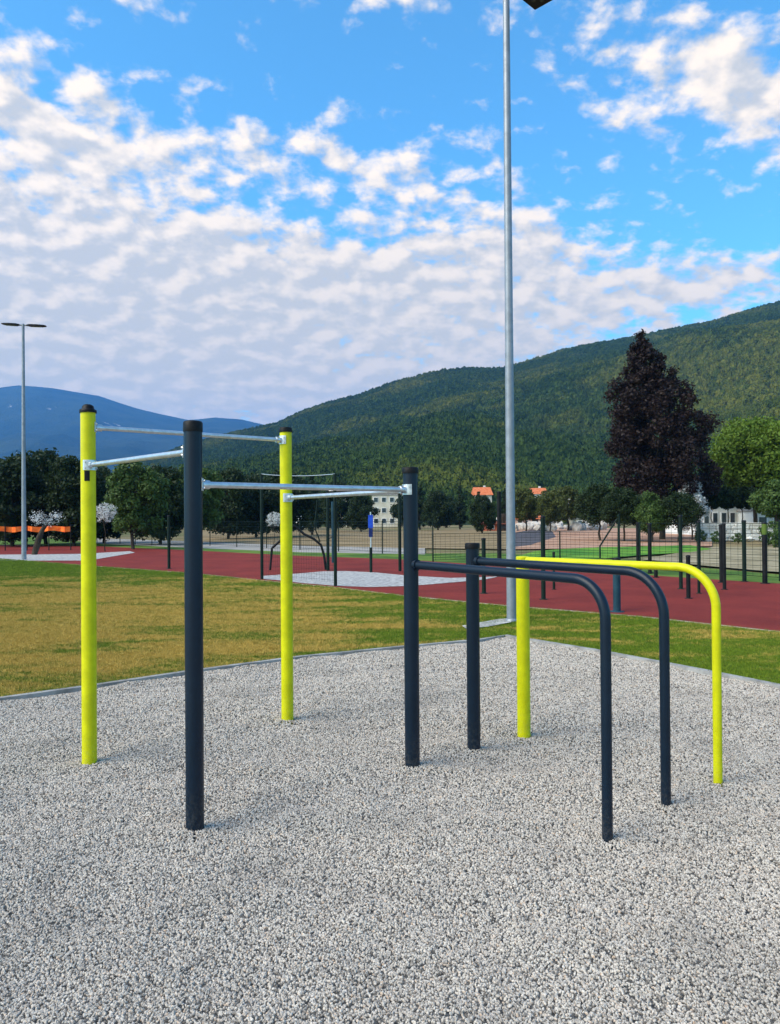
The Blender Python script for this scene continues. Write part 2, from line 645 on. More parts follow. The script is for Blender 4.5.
BASE0 = {k: G(*p) for k, p in dict(A=(89.5, 762), B=(195, 828), C=(287.5, 719.5), D=(412.5, 766), E=(474, 748.5), F=(524, 735.5),
                                  G=(607.5, 839), H=(666, 807), I=(718, 783.5)).items()}
CELL = .05
gx = np.arange(-7.2, 7.2, CELL)
gy = np.arange(1.2, 11.2, CELL)
GX, GY = np.meshgrid(gx, gy)
fb = fbm(GX * 2.3 + .7 * fbm(GX, GY, 61), GY * 2.3, 40, 4) - .5
fs_ = fbm(GX * 7, GY * 7, 47, 3) - .5
GZ = .055 * fb + .022 * fs_
for k, pt in BASE0.items():
    r2 = (GX - pt.x) ** 2 + (GY - pt.y) ** 2
    GZ = GZ + .012 * np.exp(-r2 / .02)
nx_, ny_ = len(gx), len(gy)
ii, jj = np.meshgrid(np.arange(nx_ - 1), np.arange(ny_ - 1))
cxs, cys = gx[ii] + CELL / 2, gy[jj] + CELL / 2
keep = inside(pad, cxs, cys) & (np.abs(cxs) < .56 * cys + .6)
a_ = (jj * nx_ + ii)[keep]
quads = np.stack([a_, a_ + 1, a_ + nx_ + 1, a_ + nx_], -1)
cyk = cys[keep]
me = bpy.data.meshes.new('gravel')
me.from_pydata(np.stack([GX, GY, GZ - .008], -1).reshape(-1, 3).tolist(), [], quads.tolist())
dens = np.select([cyk < 3.2, cyk < 4.5, cyk < 6, cyk < 8], [14500, 11500, 8200, 5800], 4200).astype(np.float32)
size = np.select([cyk < 3.2, cyk < 4.5, cyk < 6, cyk < 8], [.76, .82, .93, 1.07], 1.2).astype(np.float32)
set_face_attr(me, 'dens', dens)
set_face_attr(me, 'size', size)
me.materials.append(MAT['gravel_base'])
gravel = obj('gravel', me)
tag(gravel, kind='stuff', label='light grey pea gravel covering the exercise pad', cat='gravel')
gn_scatter(gravel, stone_inst, 5, 0.007, 0.0185, False, 0, MAT['stone'])

# grass
mt, nt, b, pos = new_mat('grass_blades')
t = inst_attr(nt)
sx = nt.n('ShaderNodeSeparateXYZ')
nt.l(pos, sx.inputs[0])
mp = nt.n('ShaderNodeMapping')
nt.l(pos, mp.inputs[0])
mp.inputs['Scale'].default_value = (0.45, 1.3, 0)
mp.inputs['Rotation'].default_value = (0, 0, R(-18))
patch = nt.noise(mp.outputs[0], 1.0, 6, 0.68, 0.6)
# the drier turf lies left of the gym, the greener turf to its right and by the track
dry = nt.sstep(nt.m('ADD', nt.m('MULTIPLY', sx.outputs[0], -0.15), nt.m('MULTIPLY', nt.m('SUBTRACT', 14.0, sx.outputs[1]), 0.015)), -0.25, 0.55)
yy_ = nt.m('DIVIDE', nt.m('SUBTRACT', sx.outputs[1], 13.0), 8.5)
dry = nt.m('SUBTRACT', dry, nt.m('MULTIPLY', nt.m('MULTIPLY', yy_, yy_), 0.75))
near = nt.m('ADD', nt.m('SUBTRACT', patch, 0.60), nt.m('MULTIPLY', dry, 0.17))
near = nt.sstep(nt.m('ADD', near, nt.m('MULTIPLY', t, 0.14)), -0.02, 0.13)
green = nt.mix(t, (0.05, 0.105, 0.005, 1), (0.18, 0.25, 0.015, 1))
tan = nt.mix(t, (0.33, 0.22, 0.03, 1), (0.58, 0.4, 0.1, 1))
col = nt.mix(near, green, tan)
nt.l(col, b.inputs['Base Color'])
b.inputs['Roughness'].default_value = 0.7
b.inputs['Specular IOR Level'].default_value = 0.2
MAT['grass'] = mt


def tuft_inst(N, L, mat):
    jg = N.new('GeometryNodeJoinGeometry')
    rnd = random.Random(4)
    for k in range(9):
        co = N.new('GeometryNodeMeshCone')
        co.inputs['Vertices'].default_value = 3
        co.inputs['Radius Top'].default_value = 0.0
        co.inputs['Radius Bottom'].default_value = 0.075
        co.inputs['Depth'].default_value = 1.0
        tr = N.new('GeometryNodeTransform')
        L.new(co.outputs[0], tr.inputs['Geometry'])
        tr.inputs['Translation'].default_value = (rnd.uniform(-.7, .7), rnd.uniform(-.7, .7), 0)
        tr.inputs['Rotation'].default_value = (rnd.uniform(-.8, .8), rnd.uniform(-.8, .8), rnd.uniform(0, 6))
        k2 = rnd.uniform(.6, 1.2)
        tr.inputs['Scale'].default_value = (1, 1, k2)
        L.new(tr.outputs[0], jg.inputs[0])
    sm = N.new('GeometryNodeSetMaterial')
    L.new(jg.outputs[0], sm.inputs['Geometry'])
    sm.inputs['Material'].default_value = mat
    return sm.outputs[0]


bm = prop_split(lawn_poly, [8, 10, 12, 15, 19, 24, 30], None, 0.002)
dens, size = [], []
for f in bm.faces:
    c = f.calc_center_median()
    if c.y > 0 and abs(c.x) < 0.54 * c.y + 0.8:
        if c.y < 10: d, s_ = 1700, 1.0
        elif c.y < 12: d, s_ = 1300, 1.05
        elif c.y < 15: d, s_ = 900, 1.15
        elif c.y < 19: d, s_ = 600, 1.3
        elif c.y < 24: d, s_ = 420, 1.4
        else: d, s_ = 260, 1.6
    else:
        d, s_ = 30, 1.6
    dens.append(d)
    size.append(s_)
me = bpy.data.meshes.new('grass')
bm.to_mesh(me)
bm.free()
set_face_attr(me, 'dens', dens)
set_face_attr(me, 'size', size)
me.materials.append(MAT['soil'])
grass = obj('grass', me)
tag(grass, kind='stuff', label='short patchy green and dry yellow turf between gravel and track', cat='grass')
gn_scatter(grass, tuft_inst, 9, 0.025, 0.045, True, 0.25, MAT['grass'])

# background ground cover zones
m_green = mat_noise('green_verge', (0.05, 0.11, 0.015), (0.13, 0.2, 0.03), 0.5, 1.0, detail=6, bump=0.5, bscale=5, bdist=0.08)
m_road = mat_noise('pale_asphalt', (0.26, 0.24, 0.21), (0.38, 0.35, 0.31), 0.6, 0.95, detail=6)
m_field = mat_noise('dry_field', (0.17, 0.12, 0.055), (0.3, 0.22, 0.12), 0.25, 1.0, detail=7, bump=0.5, bscale=2, bdist=0.1, stretch=(0.4, 1.6, 1))
m_clay = mat_noise('clay_yard', (0.34, 0.18, 0.11), (0.46, 0.28, 0.19), 0.2, 1.0, detail=6, bump=0.4, bscale=3)
m_asph = mat_noise('dark_asphalt', (0.06, 0.055, 0.06), (0.11, 0.1, 0.11), 0.5, 0.95)
sheet('verge', [G(x, y) for x, y in [(-260, 541.2), (0, 545), (100, 546.5), (190, 550.5), (300, 556), (400, 559.5), (500, 566), (640, 575), (700, 579), (780, 584), (1100, 601),
                                     (1100, 583), (780, 574), (700, 567), (640, 560), (500, 553), (400, 553), (300, 550.5), (190, 546.5), (100, 543), (0, 533), (-260, 533)]], -0.016, m_green)
sheet('road', [G(x, y) for x, y in [(88, 543), (190, 547.5), (300, 552), (425, 554), (425, 548), (300, 545.5), (190, 541), (88, 538)]], -0.012, m_road)
sheet('field', [G(x, y) for x, y in [(190, 540.7), (300, 545.3), (400, 547.7), (512, 549), (512, 530), (190, 530)]], -0.010, m_field)
sheet('clay_yard', [G(x, y) for x, y in [(512, 549), (560, 548.5), (640, 546), (712, 546), (712, 529), (512, 527)]], -0.008, m_clay)
sheet('asphalt_patch', [G(x, y) for x, y in [(512, 547), (530, 545), (545, 540), (556, 537), (552, 531), (530, 530), (512, 533)]], -0.002, m_asph)
sheet('green_mound', [G(x, y) for x, y in [(516, 556.5), (535, 551), (560, 549), (600, 547), (640, 546.5), (690, 545), (712, 549), (690, 552), (640, 555), (600, 558.5), (550, 559), (516, 558.5)]], -0.004,
      mat_noise('lush_grass', (0.05, 0.17, 0.02), (0.15, 0.3, 0.03), 0.4, 1.0, bump=0.5, bscale=5, bdist=0.08))
sheet('pale_yard', [G(x, y) for x, y in [(640, 559), (700, 565), (780, 572), (1100, 580), (1100, 548), (780, 547), (712, 547)]], -0.006,
      mat_noise('pale_yard', (0.2, 0.165, 0.09), (0.36, 0.3, 0.19), 0.5, 1.0, detail=6, bump=0.3, bscale=4))

# ------------------------------------------------------------------ calisthenics equipment
BASE = BASE0


def top_of(k, px, py):
    p = BASE[k]
    return zat(px, py, p.y)


def post(parent, k, top, rad, mat, cap='dome', name='post'):
    p = BASE[k]
    m = MB().tube([(p.x, p.y, -0.05), (p.x, p.y, top)], rad, 28)
    o = m.build(name, mat, parent)
    if cap == 'dome':
        MB().lathe((p.x, p.y, top), [(rad * 1.14, -0.012), (rad * 1.16, 0.0), (rad * 1.14, 0.008), (rad * .86, 0.016), (rad * .82, 0.022), (rad * .76, 0.034), (rad * .55, 0.044), (rad * .22, 0.049)], 28).build('cap', MAT['cap'], o)
    elif cap == 'sleeve':
        MB().lathe((p.x, p.y, top), [(rad * 1.05, -0.045), (rad * 1.07, -0.04), (rad * 1.07, 0.004), (rad * .98, 0.012), (rad * .6, 0.016), (rad * .2, 0.017)], 28).build('cap', MAT['cap'], o)
    elif cap == 'flat':
        MB().lathe((p.x, p.y, top), [(rad * 1.12, -0.03), (rad * 1.13, -0.026), (rad * 1.13, 0.003), (rad * 1.05, 0.01), (rad * .2, 0.011)], 28).build('cap', MAT['cap'], o)
    return o


def clamp(parent, k, z, other, rad, name='clamp'):
    """galvanised saddle bracket with bolts where a bar meets a post"""
    p = BASE[k]
    q = BASE[other]
    d = Vector((q.x - p.x, q.y - p.y, 0)).normalized()
    s = d.cross(Vector((0, 0, 1)))
    m = MB()
    # curved saddle plate hugging the post
    vs, fs = [], []
    n = 10
    r0, r1 = rad + 0.0015, rad + 0.006
    for i in range(n + 1):
        a = R(-58 + 116 * i / n)
        e = d * math.cos(a) + s * math.sin(a)
        for (r, zz) in ((r0, -0.035), (r1, -0.035), (r1, 0.035), (r0, 0.035)):
            vs.append(Vector((p.x, p.y, z + zz)) + e * r)
    for i in range(n):
        for j in range(4):
            fs.append((i * 4 + j, i * 4 + (j + 1) % 4, i * 4 + 4 + (j + 1) % 4, i * 4 + 4 + j))
    fs.append((0, 1, 2, 3))
    fs.append((n * 4 + 3, n * 4 + 2, n * 4 + 1, n * 4))
    m.add(vs, fs)
    c = Vector((p.x, p.y, z))
    m.tube([c + d * (rad + 0.002), c + d * (rad + 0.045)], 0.024, 16)
    for a in (-42, 42):
        e = d * math.cos(R(a)) + s * math.sin(R(a))
        for zz in (-0.02, 0.02):
            b0 = Vector((p.x, p.y, z + zz)) + e * (rad + 0.003)
            m.tube([b0, b0 + e * 0.012], 0.007, 6, smooth=False)
    return m.build(name, MAT['steel'], parent)


RP = 0.05
rack = empty('pull_up_rack', (0, 0, 0))
tag(rack, 'four post pull-up rack with lime green and anthracite posts and galvanised bars', 'exercise rack')
tops = dict(A=2.425, B=2.19, C=2.42, D=2.0)
post(rack, 'A', tops['A'], RP, MAT['lime'], 'dome')['label'] = 'lime green post at the left of the rack'
post(rack, 'B', tops['B'], RP * .98, MAT['dark'], 'sleeve')['label'] = 'front anthracite post'
post(rack, 'C', tops['C'], RP, MAT['lime'], 'flat')['label'] = 'lime green post at the back of the rack'
post(rack, 'D', tops['D'], RP, MAT['dark'], 'flat')['label'] = 'anthracite post shared with the dip bar'


for k, zz_, (w_, h_) in (('A', 1.975, (.035, .07)), ('C', 1.935, (.075, .022))):
    p = BASE[k]
    vs, fs = [], []
    for i in range(7):
        an = R(-90 + (-1 + 2 * i / 6) * math.degrees(w_ / 2 / RP)) + R(12)
        for r_ in (RP + .0012, RP + .0022):
            for z_ in (-h_ / 2, h_ / 2):
                vs.append((p.x + math.cos(an) * r_, p.y + math.sin(an) * r_, zz_ + z_))
    for i in range(6):
        o4 = i * 4
        fs += [(o4 + 2, o4 + 6, o4 + 7, o4 + 3), (o4, o4 + 1, o4 + 5, o4 + 4), (o4 + 1, o4 + 3, o4 + 7, o4 + 5), (o4, o4 + 4, o4 + 6, o4 + 2)]
    fs += [(0, 2, 3, 1), (24, 25, 27, 26)]
    MB().add(vs, fs).build('sticker', MAT['cap'], rack)


def bar(parent, a, za, b_, zb, r=0.017):
    p, q = BASE[a], BASE[b_]
    d = Vector((q.x - p.x, q.y - p.y, 0)).normalized()
    P0 = Vector((p.x, p.y, za)) + d * (RP + .012)
    P1 = Vector((q.x, q.y, zb)) - d * (RP + .012)
    MB().tube([P0, P1], r, 20).build('bar', MAT['steel'], parent)
    clamp(parent, a, za, b_, RP)
    clamp(parent, b_, zb, a, RP)


bar(rack, 'A', 2.05, 'B', 2.04)
bar(rack, 'A', 2.315, 'C', 2.325)
bar(rack, 'B', 1.86, 'D', 1.86)
bar(rack, 'C', 1.845, 'D', 1.855)


def dip_pipe(a, g, z, r, mat, parent, ze=None, Rb=0.25):
    ze = ze or z
    p, q = BASE[a], BASE[g]
    d = Vector((q.x - p.x, q.y - p.y, 0))
    Ln = d.length
    d.normalize()
    pts = [Vector((p.x, p.y, z)) + d * 0.03]
    for i in range(15):
        an = R(90 * i / 14)
        pts.append(Vector((p.x, p.y, z)) + d * (Ln - Rb + Rb * math.sin(an)) + Vector((0, 0, ze - z - Rb + Rb * math.cos(an))))
    pts.append(Vector((q.x, q.y, -0.05)))
    return MB().tube(pts, r, 24).build('curved_bar', mat, parent)


cb = dip_pipe('D', 'G', 1.355, 0.028, MAT['dark'], rack, 1.337, .2)
cb['label'] = 'low curved bar bending down into the ground at the front'
# welded collars for the low bar
for k, o2 in (('D', 'G'),):
    p, q = BASE[k], BASE[o2]
    d = Vector((q.x - p.x, q.y - p.y, 0)).normalized()
    MB().tube([Vector((p.x, p.y, 1.355)) + d * (RP - .005), Vector((p.x, p.y, 1.355)) + d * (RP + .02)], 0.036, 20).build('collar', MAT['dark'], rack)

dipb = empty('dip_bar', (0, 0, 0))
tag(dipb, 'anthracite dip bar on a capped post, bending down between the other two curved bars', 'dip bar', 'dip bars on the right of the gym')
post(dipb, 'E', 1.475, RP * .96, MAT['dark'], 'flat')
dip_pipe('E', 'H', 1.355, 0.0285, MAT['dark'], dipb, 1.343)
p, q = BASE['E'], BASE['H']
d = Vector((q.x - p.x, q.y - p.y, 0)).normalized()
MB().tube([Vector((p.x, p.y, 1.355)) + d * (RP - .006), Vector((p.x, p.y, 1.355)) + d * (RP + .02)], 0.037, 20).build('collar', MAT['dark'], dipb)
dipl = empty('dip_bar', (0, 0, 0))
tag(dipl, 'lime green dip bar bending down at the right edge of the gym', 'dip bar', 'dip bars on the right of the gym')
post(dipl, 'F', 1.362, RP, MAT['lime'], 'none')
p = BASE['F']
MB().lathe((p.x, p.y, 1.362), [(RP, 0), (RP * .9, 0.006), (RP * .2, 0.008)], 28).build('cap', MAT['lime'], dipl)
dip_pipe('F', 'I', 1.34, 0.0275, MAT['lime'], dipl)


# ------------------------------------------------------------------ street lamps
def lamp(base, top, r0, r1, heads, label, px=None):
    o = empty('street_lamp', base)
    tag(o, label, 'street lamp', 'tall lamp posts round the sports ground')
    MB().tube([(0, 0, -.05), (0, 0, top)], [r0, r1], 24).build('pole', MAT['pole'], o)
    MB().tube([(0, 0, 0), (0, 0, 0.02), (0, 0, 0.03)], [r0 * 1.5, r0 * 1.5, r0 * 1.02], 24).build('base_collar', MAT['pole'], o)
    for (ax, ay, L, w, tilt) in heads:
        d = Vector((ax, ay, 0)).normalized()
        s = Vector((-d.y, d.x, 0))
        zt = Vector((0, 0, 1))
        c0 = Vector((0, 0, top - 0.05))
        MB().tube([c0, c0 + d * 0.18 + zt * tilt * .2], 0.035, 12).build('arm', MAT['pole'], o)
        vs, fs = [], []
        prof = [(0.14, .25, .04), (0.28, .85, .055), (0.14 + L * .55, 1, .05), (0.14 + L * .9, .8, .035), (0.14 + L, .45, .02)]
        for (dd, ww, hh) in prof:
            c = c0 + d * dd + zt * tilt * dd
            for (a2, b2) in ((-1, -.6), (1, -.6), (1, .2), (.6, .8), (-.6, .8), (-1, .2)):
                vs.append(c + s * (w / 2 * ww * a2) + zt * (hh * b2))
        n = 6
        for i in range(len(prof) - 1):
            for k in range(n):
                j = (k + 1) % n
                fs.append((i * n + k, i * n + j, i * n + n + j, i * n + n + k))
        fs.append(tuple(range(n))[::-1])
        fs.append(tuple(range((len(prof) - 1) * n, len(prof) * n)))
        h = MB().add(vs, fs).build('lamp_head', MAT['lamp'], o)
        c = c0 + d * (0.14 + L * .5) + zt * (tilt * (.14 + L * .5) - .036)
        hl = MB()
        hl.add([c + d * (L * .32) * a2 + s * (w * .34) * b2 + zt * (tilt * L * .32 * a2 + e) for e in (-.004, .004) for (a2, b2) in ((-1, -1), (1, -1), (1, 1), (-1, 1))],
               [(3, 2, 1, 0), (4, 5, 6, 7), (0, 1, 5, 4), (1, 2, 6, 5), (2, 3, 7, 6), (3, 0, 4, 7)])
        hl.build('lens', MAT['lens'], h)
    return o


pl = G(24, 560)
lamp(pl, zat(24, 324, pl.y), 0.1, 0.055, [(-1, -.15, .72, .36, .04), (1, .1, .8, .36, -.02)], 'distant grey lamp post with two flat lamp heads at the left edge', None)
# tall pole by the gym with a square floodlight leaning out towards the camera
pb = G(511.5, 622)
o = empty('street_lamp', pb)
tag(o, 'tall grey lamp post behind the dip bars, its black floodlight at the top edge', 'street lamp', 'tall lamp posts round the sports ground')
ptop = 10.35
MB().tube([(0, 0, -.05), (0, 0, ptop)], [0.076, 0.052], 28).build('pole', MAT['pole'], o)
MB().tube([(0, 0, 0), (0, 0, 0.045), (0, 0, 0.06)], [0.1, 0.1, 0.078], 28).build('base_collar', MAT['pole'], o)
zf = zat(535, 10, pb.y)
fx = xat(535, 10, pb.y) - pb.x
cz = zf
cpos = Vector((fx, -0.42, cz + 0.05))
MB().tube([(0, 0, cz + .22), (0, -.1, cz + .3), (fx * .6, -.4, cz + .16), (cpos.x, cpos.y, cz + .12)], 0.03, 12).build('arm', MAT['pole'], o)
fl = MB()
hs = 0.42
for (zz0, zz1, sc0, sc1) in ((0, .07, 1, 1), (.07, .12, 1, .7)):
    vs = []
    for (zz, sc_) in ((zz0, sc0), (zz1, sc1)):
        vs += [(cpos.x, cpos.y + hs * sc_, cz + zz), (cpos.x - hs * sc_, cpos.y, cz + zz), (cpos.x, cpos.y - hs * sc_, cz + zz), (cpos.x + hs * sc_, cpos.y, cz + zz)]
    fl.add(vs, [(0, 1, 2, 3), (7, 6, 5, 4), (0, 4, 5, 1), (1, 5, 6, 2), (2, 6, 7, 3), (3, 7, 4, 0)][(0 if zz0 == 0 else 1):])
h = fl.build('lamp_head', MAT['lamp'], o)
ll = MB()
for i in range(-2, 3):
    for j in range(-2, 3):
        if abs(i) + abs(j) <= 3:
            a2, b2 = (i + j) * .062, (i - j) * .062
            ll.box((cpos.x + a2, cpos.y + b2, cz - .006), (.05, .05, .01), R(45))
ll.build('lens', MAT['lens'], h)


# ------------------------------------------------------------------ fence and workout posts
def dark_post(px, ytop, ybase, r, label, mat='fence', cap=True, name='workout_post', cat='post', group='dark posts on the red court', top=None):
    p = G(px, ybase)
    t = top if top is not None else zat(px, ytop, p.y)
    o = empty(name, p)
    tag(o, label, cat, group)
    MB().tube([(0, 0, -.02), (0, 0, t)], r, 14).build('shaft', MAT[mat], o)
    if cap:
        MB().lathe((0, 0, t), [(r * 1.12, -.02), (r * 1.14, 0.005), (r * .8, .02), (r * .2, .025)], 14).build('cap', MAT['cap'], o)
    MB().lathe((0, 0, 0.012), [(r * 1.9, 0), (r * 1.9, .012), (r * 1.1, .014)], 14).build('foot_plate', MAT[mat], o)
    return o


dark_post(543.5, 517, 600, .045, 'tall dark green post on the red court just right of the lime post top')
dark_post(554, 520, 590, .03, 'thin short dark post on the red court beyond the dip bars', top=.85)
dark_post(484, 527, 594, .045, 'slim dark post standing on the red court right of the capped dip post', top=1.2)
dark_post(499.5, 492, 566, .075, 'tallest black post at the far edge of the court beside the lamp pole', 'black')
dark_post(617, 560, 612.5, .065, 'stout petrol blue bollard at the near edge of the red court', 'bluegreen', top=.93)
dark_post(688.5, 560, 599, .042, 'short black post nearest the camera under the lime curved bar', 'black', top=.86)
dark_post(681, 516, 589.5, .042, 'tall dark green post left of the short black post under the lime bar')
dark_post(699, 522, 594, .03, 'thin dark green post behind the bend of the lime bar')
dark_post(721.5, 525, 583, .048, 'left grey-black post of a close pair right of the lime bar', 'black')
dark_post(724.5, 524, 590, .04, 'right and nearer post of the close pair right of the lime bar', 'black')
dark_post(744.5, 521, 582, .05, 'dark green post between the close pair and the green topped post')
gp = dark_post(765, 523, 584, .06, 'thick weathered post with a green top near the right edge', 'black')
pp = G(765, 584)
MB().tube([(0, 0, 1.2), (0, 0, zat(765, 523, pp.y) + .003)], .0625, 14).build('green_sleeve', mat_noise('mossy_green', (.05, .1, .02), (.1, .16, .03), 8, .8), gp)
dark_post(638, 523, 569, .05, 'dark post in line with the left trunk of the purple tree', 'black')
dark_post(650, 524, 573, .055, 'thick black post just right of the purple tree trunk', 'black')
dark_post(656, 566, 578, .05, 'very low black stub seen between the curved bars', 'black', top=.4)

# tall ball-net posts along the near edge with a slack top wire
net = empty('ball_net', (0, 0, 0))
tag(net, 'tall dark posts joined by a slack top wire and thin mesh', 'net fence')
npts = [(262, 579.5), (335.5, 586.5)]
tp = []
for (px, py) in npts:
    p = G(px, py)
    t = zat(px - 1, 474, p.y)
    MB().tube([(p.x, p.y, -.02), (p.x, p.y, t)], .042, 14).build('post', MAT['fence'], net)
    tp.append(Vector((p.x, p.y, t)))
pD = G(428, 597)
p3 = Vector((pD.x, pD.y, zat(428, 480, pD.y)))
MB().tube([(p3.x, p3.y, -.02), p3], .036, 14).build('post', MAT['fence'], net) if False else None


def slack(a, b_, sag, n=14):
    return [a.lerp(b_, i / n) - Vector((0, 0, sag * 4 * (i / n) * (1 - i / n))) for i in range(n + 1)]


MB().tube(slack(tp[0], tp[1], .05), .01, 6).build('top_wire', MAT['steel'], net)
nm = MB()
a0, a1 = tp
for hgt in np.arange(.15, 1.6, .12):
    nm.tube([(a0.x, a0.y, hgt), (a1.x, a1.y, hgt)], .0022, 4, caps=False)
for i in range(1, 30):
    q = a0.lerp(a1, i / 30)
    nm.tube([(q.x, q.y, .1), (q.x, q.y, 1.55)], .0018, 4, caps=False)
nm.build('mesh_panel', MAT['fence'], net)

# pull-up station further back (posts, thin bars)
st = empty('background_pull_up_station', (0, 0, 0))
tag(st, 'petrol blue pull-up station on the pale gravel bed with a high thin bar', 'exercise rack')
sp = [(328, 571), (400, 571.5)]
q0, q1 = G(*sp[0]), G(*sp[1])
h0 = 2.62
for q, mm in ((q0, 'fence'), (q1, 'fence')):
    MB().tube([(q.x, q.y, -.02), (q.x, q.y, h0)], .05, 14).build('post', MAT[mm], st)
q2 = G(333, 563)
MB().tube([(q2.x, q2.y, -.02), (q2.x, q2.y, 2.3)], .05, 14).build('post', MAT['bluegreen'], st)['label'] = 'lighter blue rear post'
MB().tube([(q0.x, q0.y, 2.55), (q1.x, q1.y, 2.55)], .018, 10).build('bar', MAT['steel'], st)
MB().tube([(q0.x, q0.y, 1.0), (q2.x, q2.y, 1.0)], .018, 10).build('bar', MAT['fence'], st)

# arched climbing bars
ac = empty('arched_climber', (0, 0, 0))
tag(ac, 'dark curved tube climber arching down behind the rear lime post', 'climbing frame')
yc = G(326, 570).y
arc = [(272, 548), (280, 541), (286, 532), (290, 524), (296, 527), (304, 534), (314, 539), (321, 545), (324, 555), (326, 570)]
MB().tube([(xat(x, y, yc), yc, max(-.02, zat(x, y, yc))) for x, y in arc], .04, 12).build('arched_tube', MAT['black'], ac)
arc2 = [(317, 500), (316.5, 510), (315, 522), (315.5, 530), (318, 536), (320, 542)]
MB().tube([(xat(x, y, yc), yc, zat(x, y, yc)) for x, y in arc2], .022, 10).build('hanging_tube', MAT['fence'], ac)
foot = G(272, 571)
MB().tube([(xat(272, 548, yc), yc, zat(272, 548, yc)), (xat(270, 570, yc), yc, -.02)], .036, 12).build('leg', MAT['black'], ac)
MB().tube([(xat(290, 524, yc), yc, zat(290, 524, yc)), (xat(290, 570, yc), yc, -.02)], .036, 12).build('leg', MAT['black'], ac)

# blue banner pole
bp = G(371, 573)
o = empty('sign_pole', bp)
tag(o, 'slim pole on the court edge carrying a narrow blue panel', 'sign')
MB().tube([(0, 0, -.02), (0, 0, .78)], .045, 12).build('lower_pole', MAT['fence'], o)
MB().tube([(0, 0, .78), (0, 0, zat(371, 512, bp.y))], .022, 12).build('upper_pole', MAT['steel'], o)
zt, zb_, zm = zat(371, 515, bp.y), zat(371, 537, bp.y), zat(371, 528, bp.y)
MB().box((0, -.03, (zt + zm) / 2), (.15, .03, zt - zm), 0, .006).build('blue_panel', MAT['blue'], o)
MB().box((0, -.03, (zm + zb_) / 2 - .002), (.12, .03, zm - zb_ - .006), 0, .006).build('navy_panel', MAT['navy'], o)


# far welded mesh fences
def mesh_fence(line, step, h, label, wire=.005, nrow=11, vstep=.2, rails=(0.97,)):
    o = empty('mesh_fence', line[0])
    o.location = (0, 0, 0)
    tag(o, label, 'fence', 'low green mesh fences')
    pans = MB()
    for a, b_ in zip(line[:-1], line[1:]):
        a, b_ = Vector((a.x, a.y, 0)), Vector((b_.x, b_.y, 0))
        L = (b_ - a).length
        n = max(1, round(L / step))
        for i in range(n + (1 if b_ == Vector((line[-1].x, line[-1].y, 0)) else 0)):
            q = a.lerp(b_, i / n)
            pm = MB().tube([(q.x, q.y, -.03), (q.x, q.y, h)], .028, 8)
            pm.build('post', MAT['fence'], o)
        for k in range(nrow):
            z = .08 + (h - .12) * k / (nrow - 1)
            pans.tube([(a.x, a.y, z), (b_.x, b_.y, z)], wire * (1.6 if k in (0, nrow - 1) else 1), 4, caps=False)
        m = int(L / vstep)
        for i in range(m):
            q = a.lerp(b_, (i + .5) / m)
            pans.tube([(q.x, q.y, .08), (q.x, q.y, h - .04)], wire * .7, 4, caps=False)
    pans.build('wire_mesh', MAT['fence'], o)
    return o


mesh_fence([G(1000, 592), G(780, 580.5), G(700, 575.5), G(640, 571.5)], 2.6, 1.5, 'welded mesh fence behind the posts at the right of the court')
mesh_fence([G(640, 562), G(560, 558.5), G(433, 562)], 3.3, 1.1, 'low green mesh fence in front of the bright green grass')
mesh_fence([G(433, 555.5), G(300, 549.5), G(210, 545.5)], 3.4, 1.55, 'green mesh fence in front of the dry brown field')
mesh_fence([G(190, 547.5), G(120, 543.5), G(-150, 536)], 3.0, 1.0, 'low green mesh fence under the dark tree row on the left')
for (px, yt, yb, lab) in ((169, 516, 569, 'slim dark post on the track edge right of the young tree'),
                          ):
    dark_post(px, yt, yb, .05, lab)
# corner brace post
p = G(619, 558)
o = empty('braced_fence_post', p)
tag(o, 'dark green fence post propped by a slanting brace in front of the red yard', 'post')
t = zat(619, 514, p.y)
MB().tube([(0, 0, -.02), (0, 0, t)], .05, 12).build('post', MAT['fence'], o)
MB().tube([(xat(617, 519, p.y) - p.x, 0, zat(617, 519, p.y)), (xat(600, 546, p.y) - p.x, 0, zat(600, 546, p.y)), (xat(600, 549, p.y) - p.x, 0, -.02)], .035, 10).build('brace', MAT['fence'], o)

# orange barrier along the left
o = empty('orange_barrier', (0, 0, 0))
tag(o, 'orange plastic barrier strip running under the dark trees at the left', 'barrier')
yb = 43.0
x0, x1 = xat(-60, 530, yb), xat(71, 530, yb)
z0, z1 = zat(30, 531.5, yb), zat(30, 526.5, yb)
z0 = max(z0, .35)
n = 24
vs, fs = [], []
for i in range(n + 1):
    x = x0 + (x1 - x0) * i / n
    dz = .05 * math.sin(i * 1.3)
    yy = yb + .12 * math.sin(i * 2.1)
    vs += [(x, yy, z0 + dz), (x, yy + .02, z0 + dz), (x, yy + .02, z1 + dz * .6), (x, yy, z1 + dz * .6)]
for i in range(n):
    for k in range(4):
        fs.append((i * 4 + k, i * 4 + (k + 1) % 4, i * 4 + 4 + (k + 1) % 4, i * 4 + 4 + k))
MB().add(vs, fs).build('orange_band', MAT['orange'], o)
for i in range(0, n + 1, 4):
    x = x0 + (x1 - x0) * i / n
    MB().tube([(x, yb - .04, -.03), (x, yb - .04, z1 + .1)], .03, 8).build('stake', MAT['black'], o)


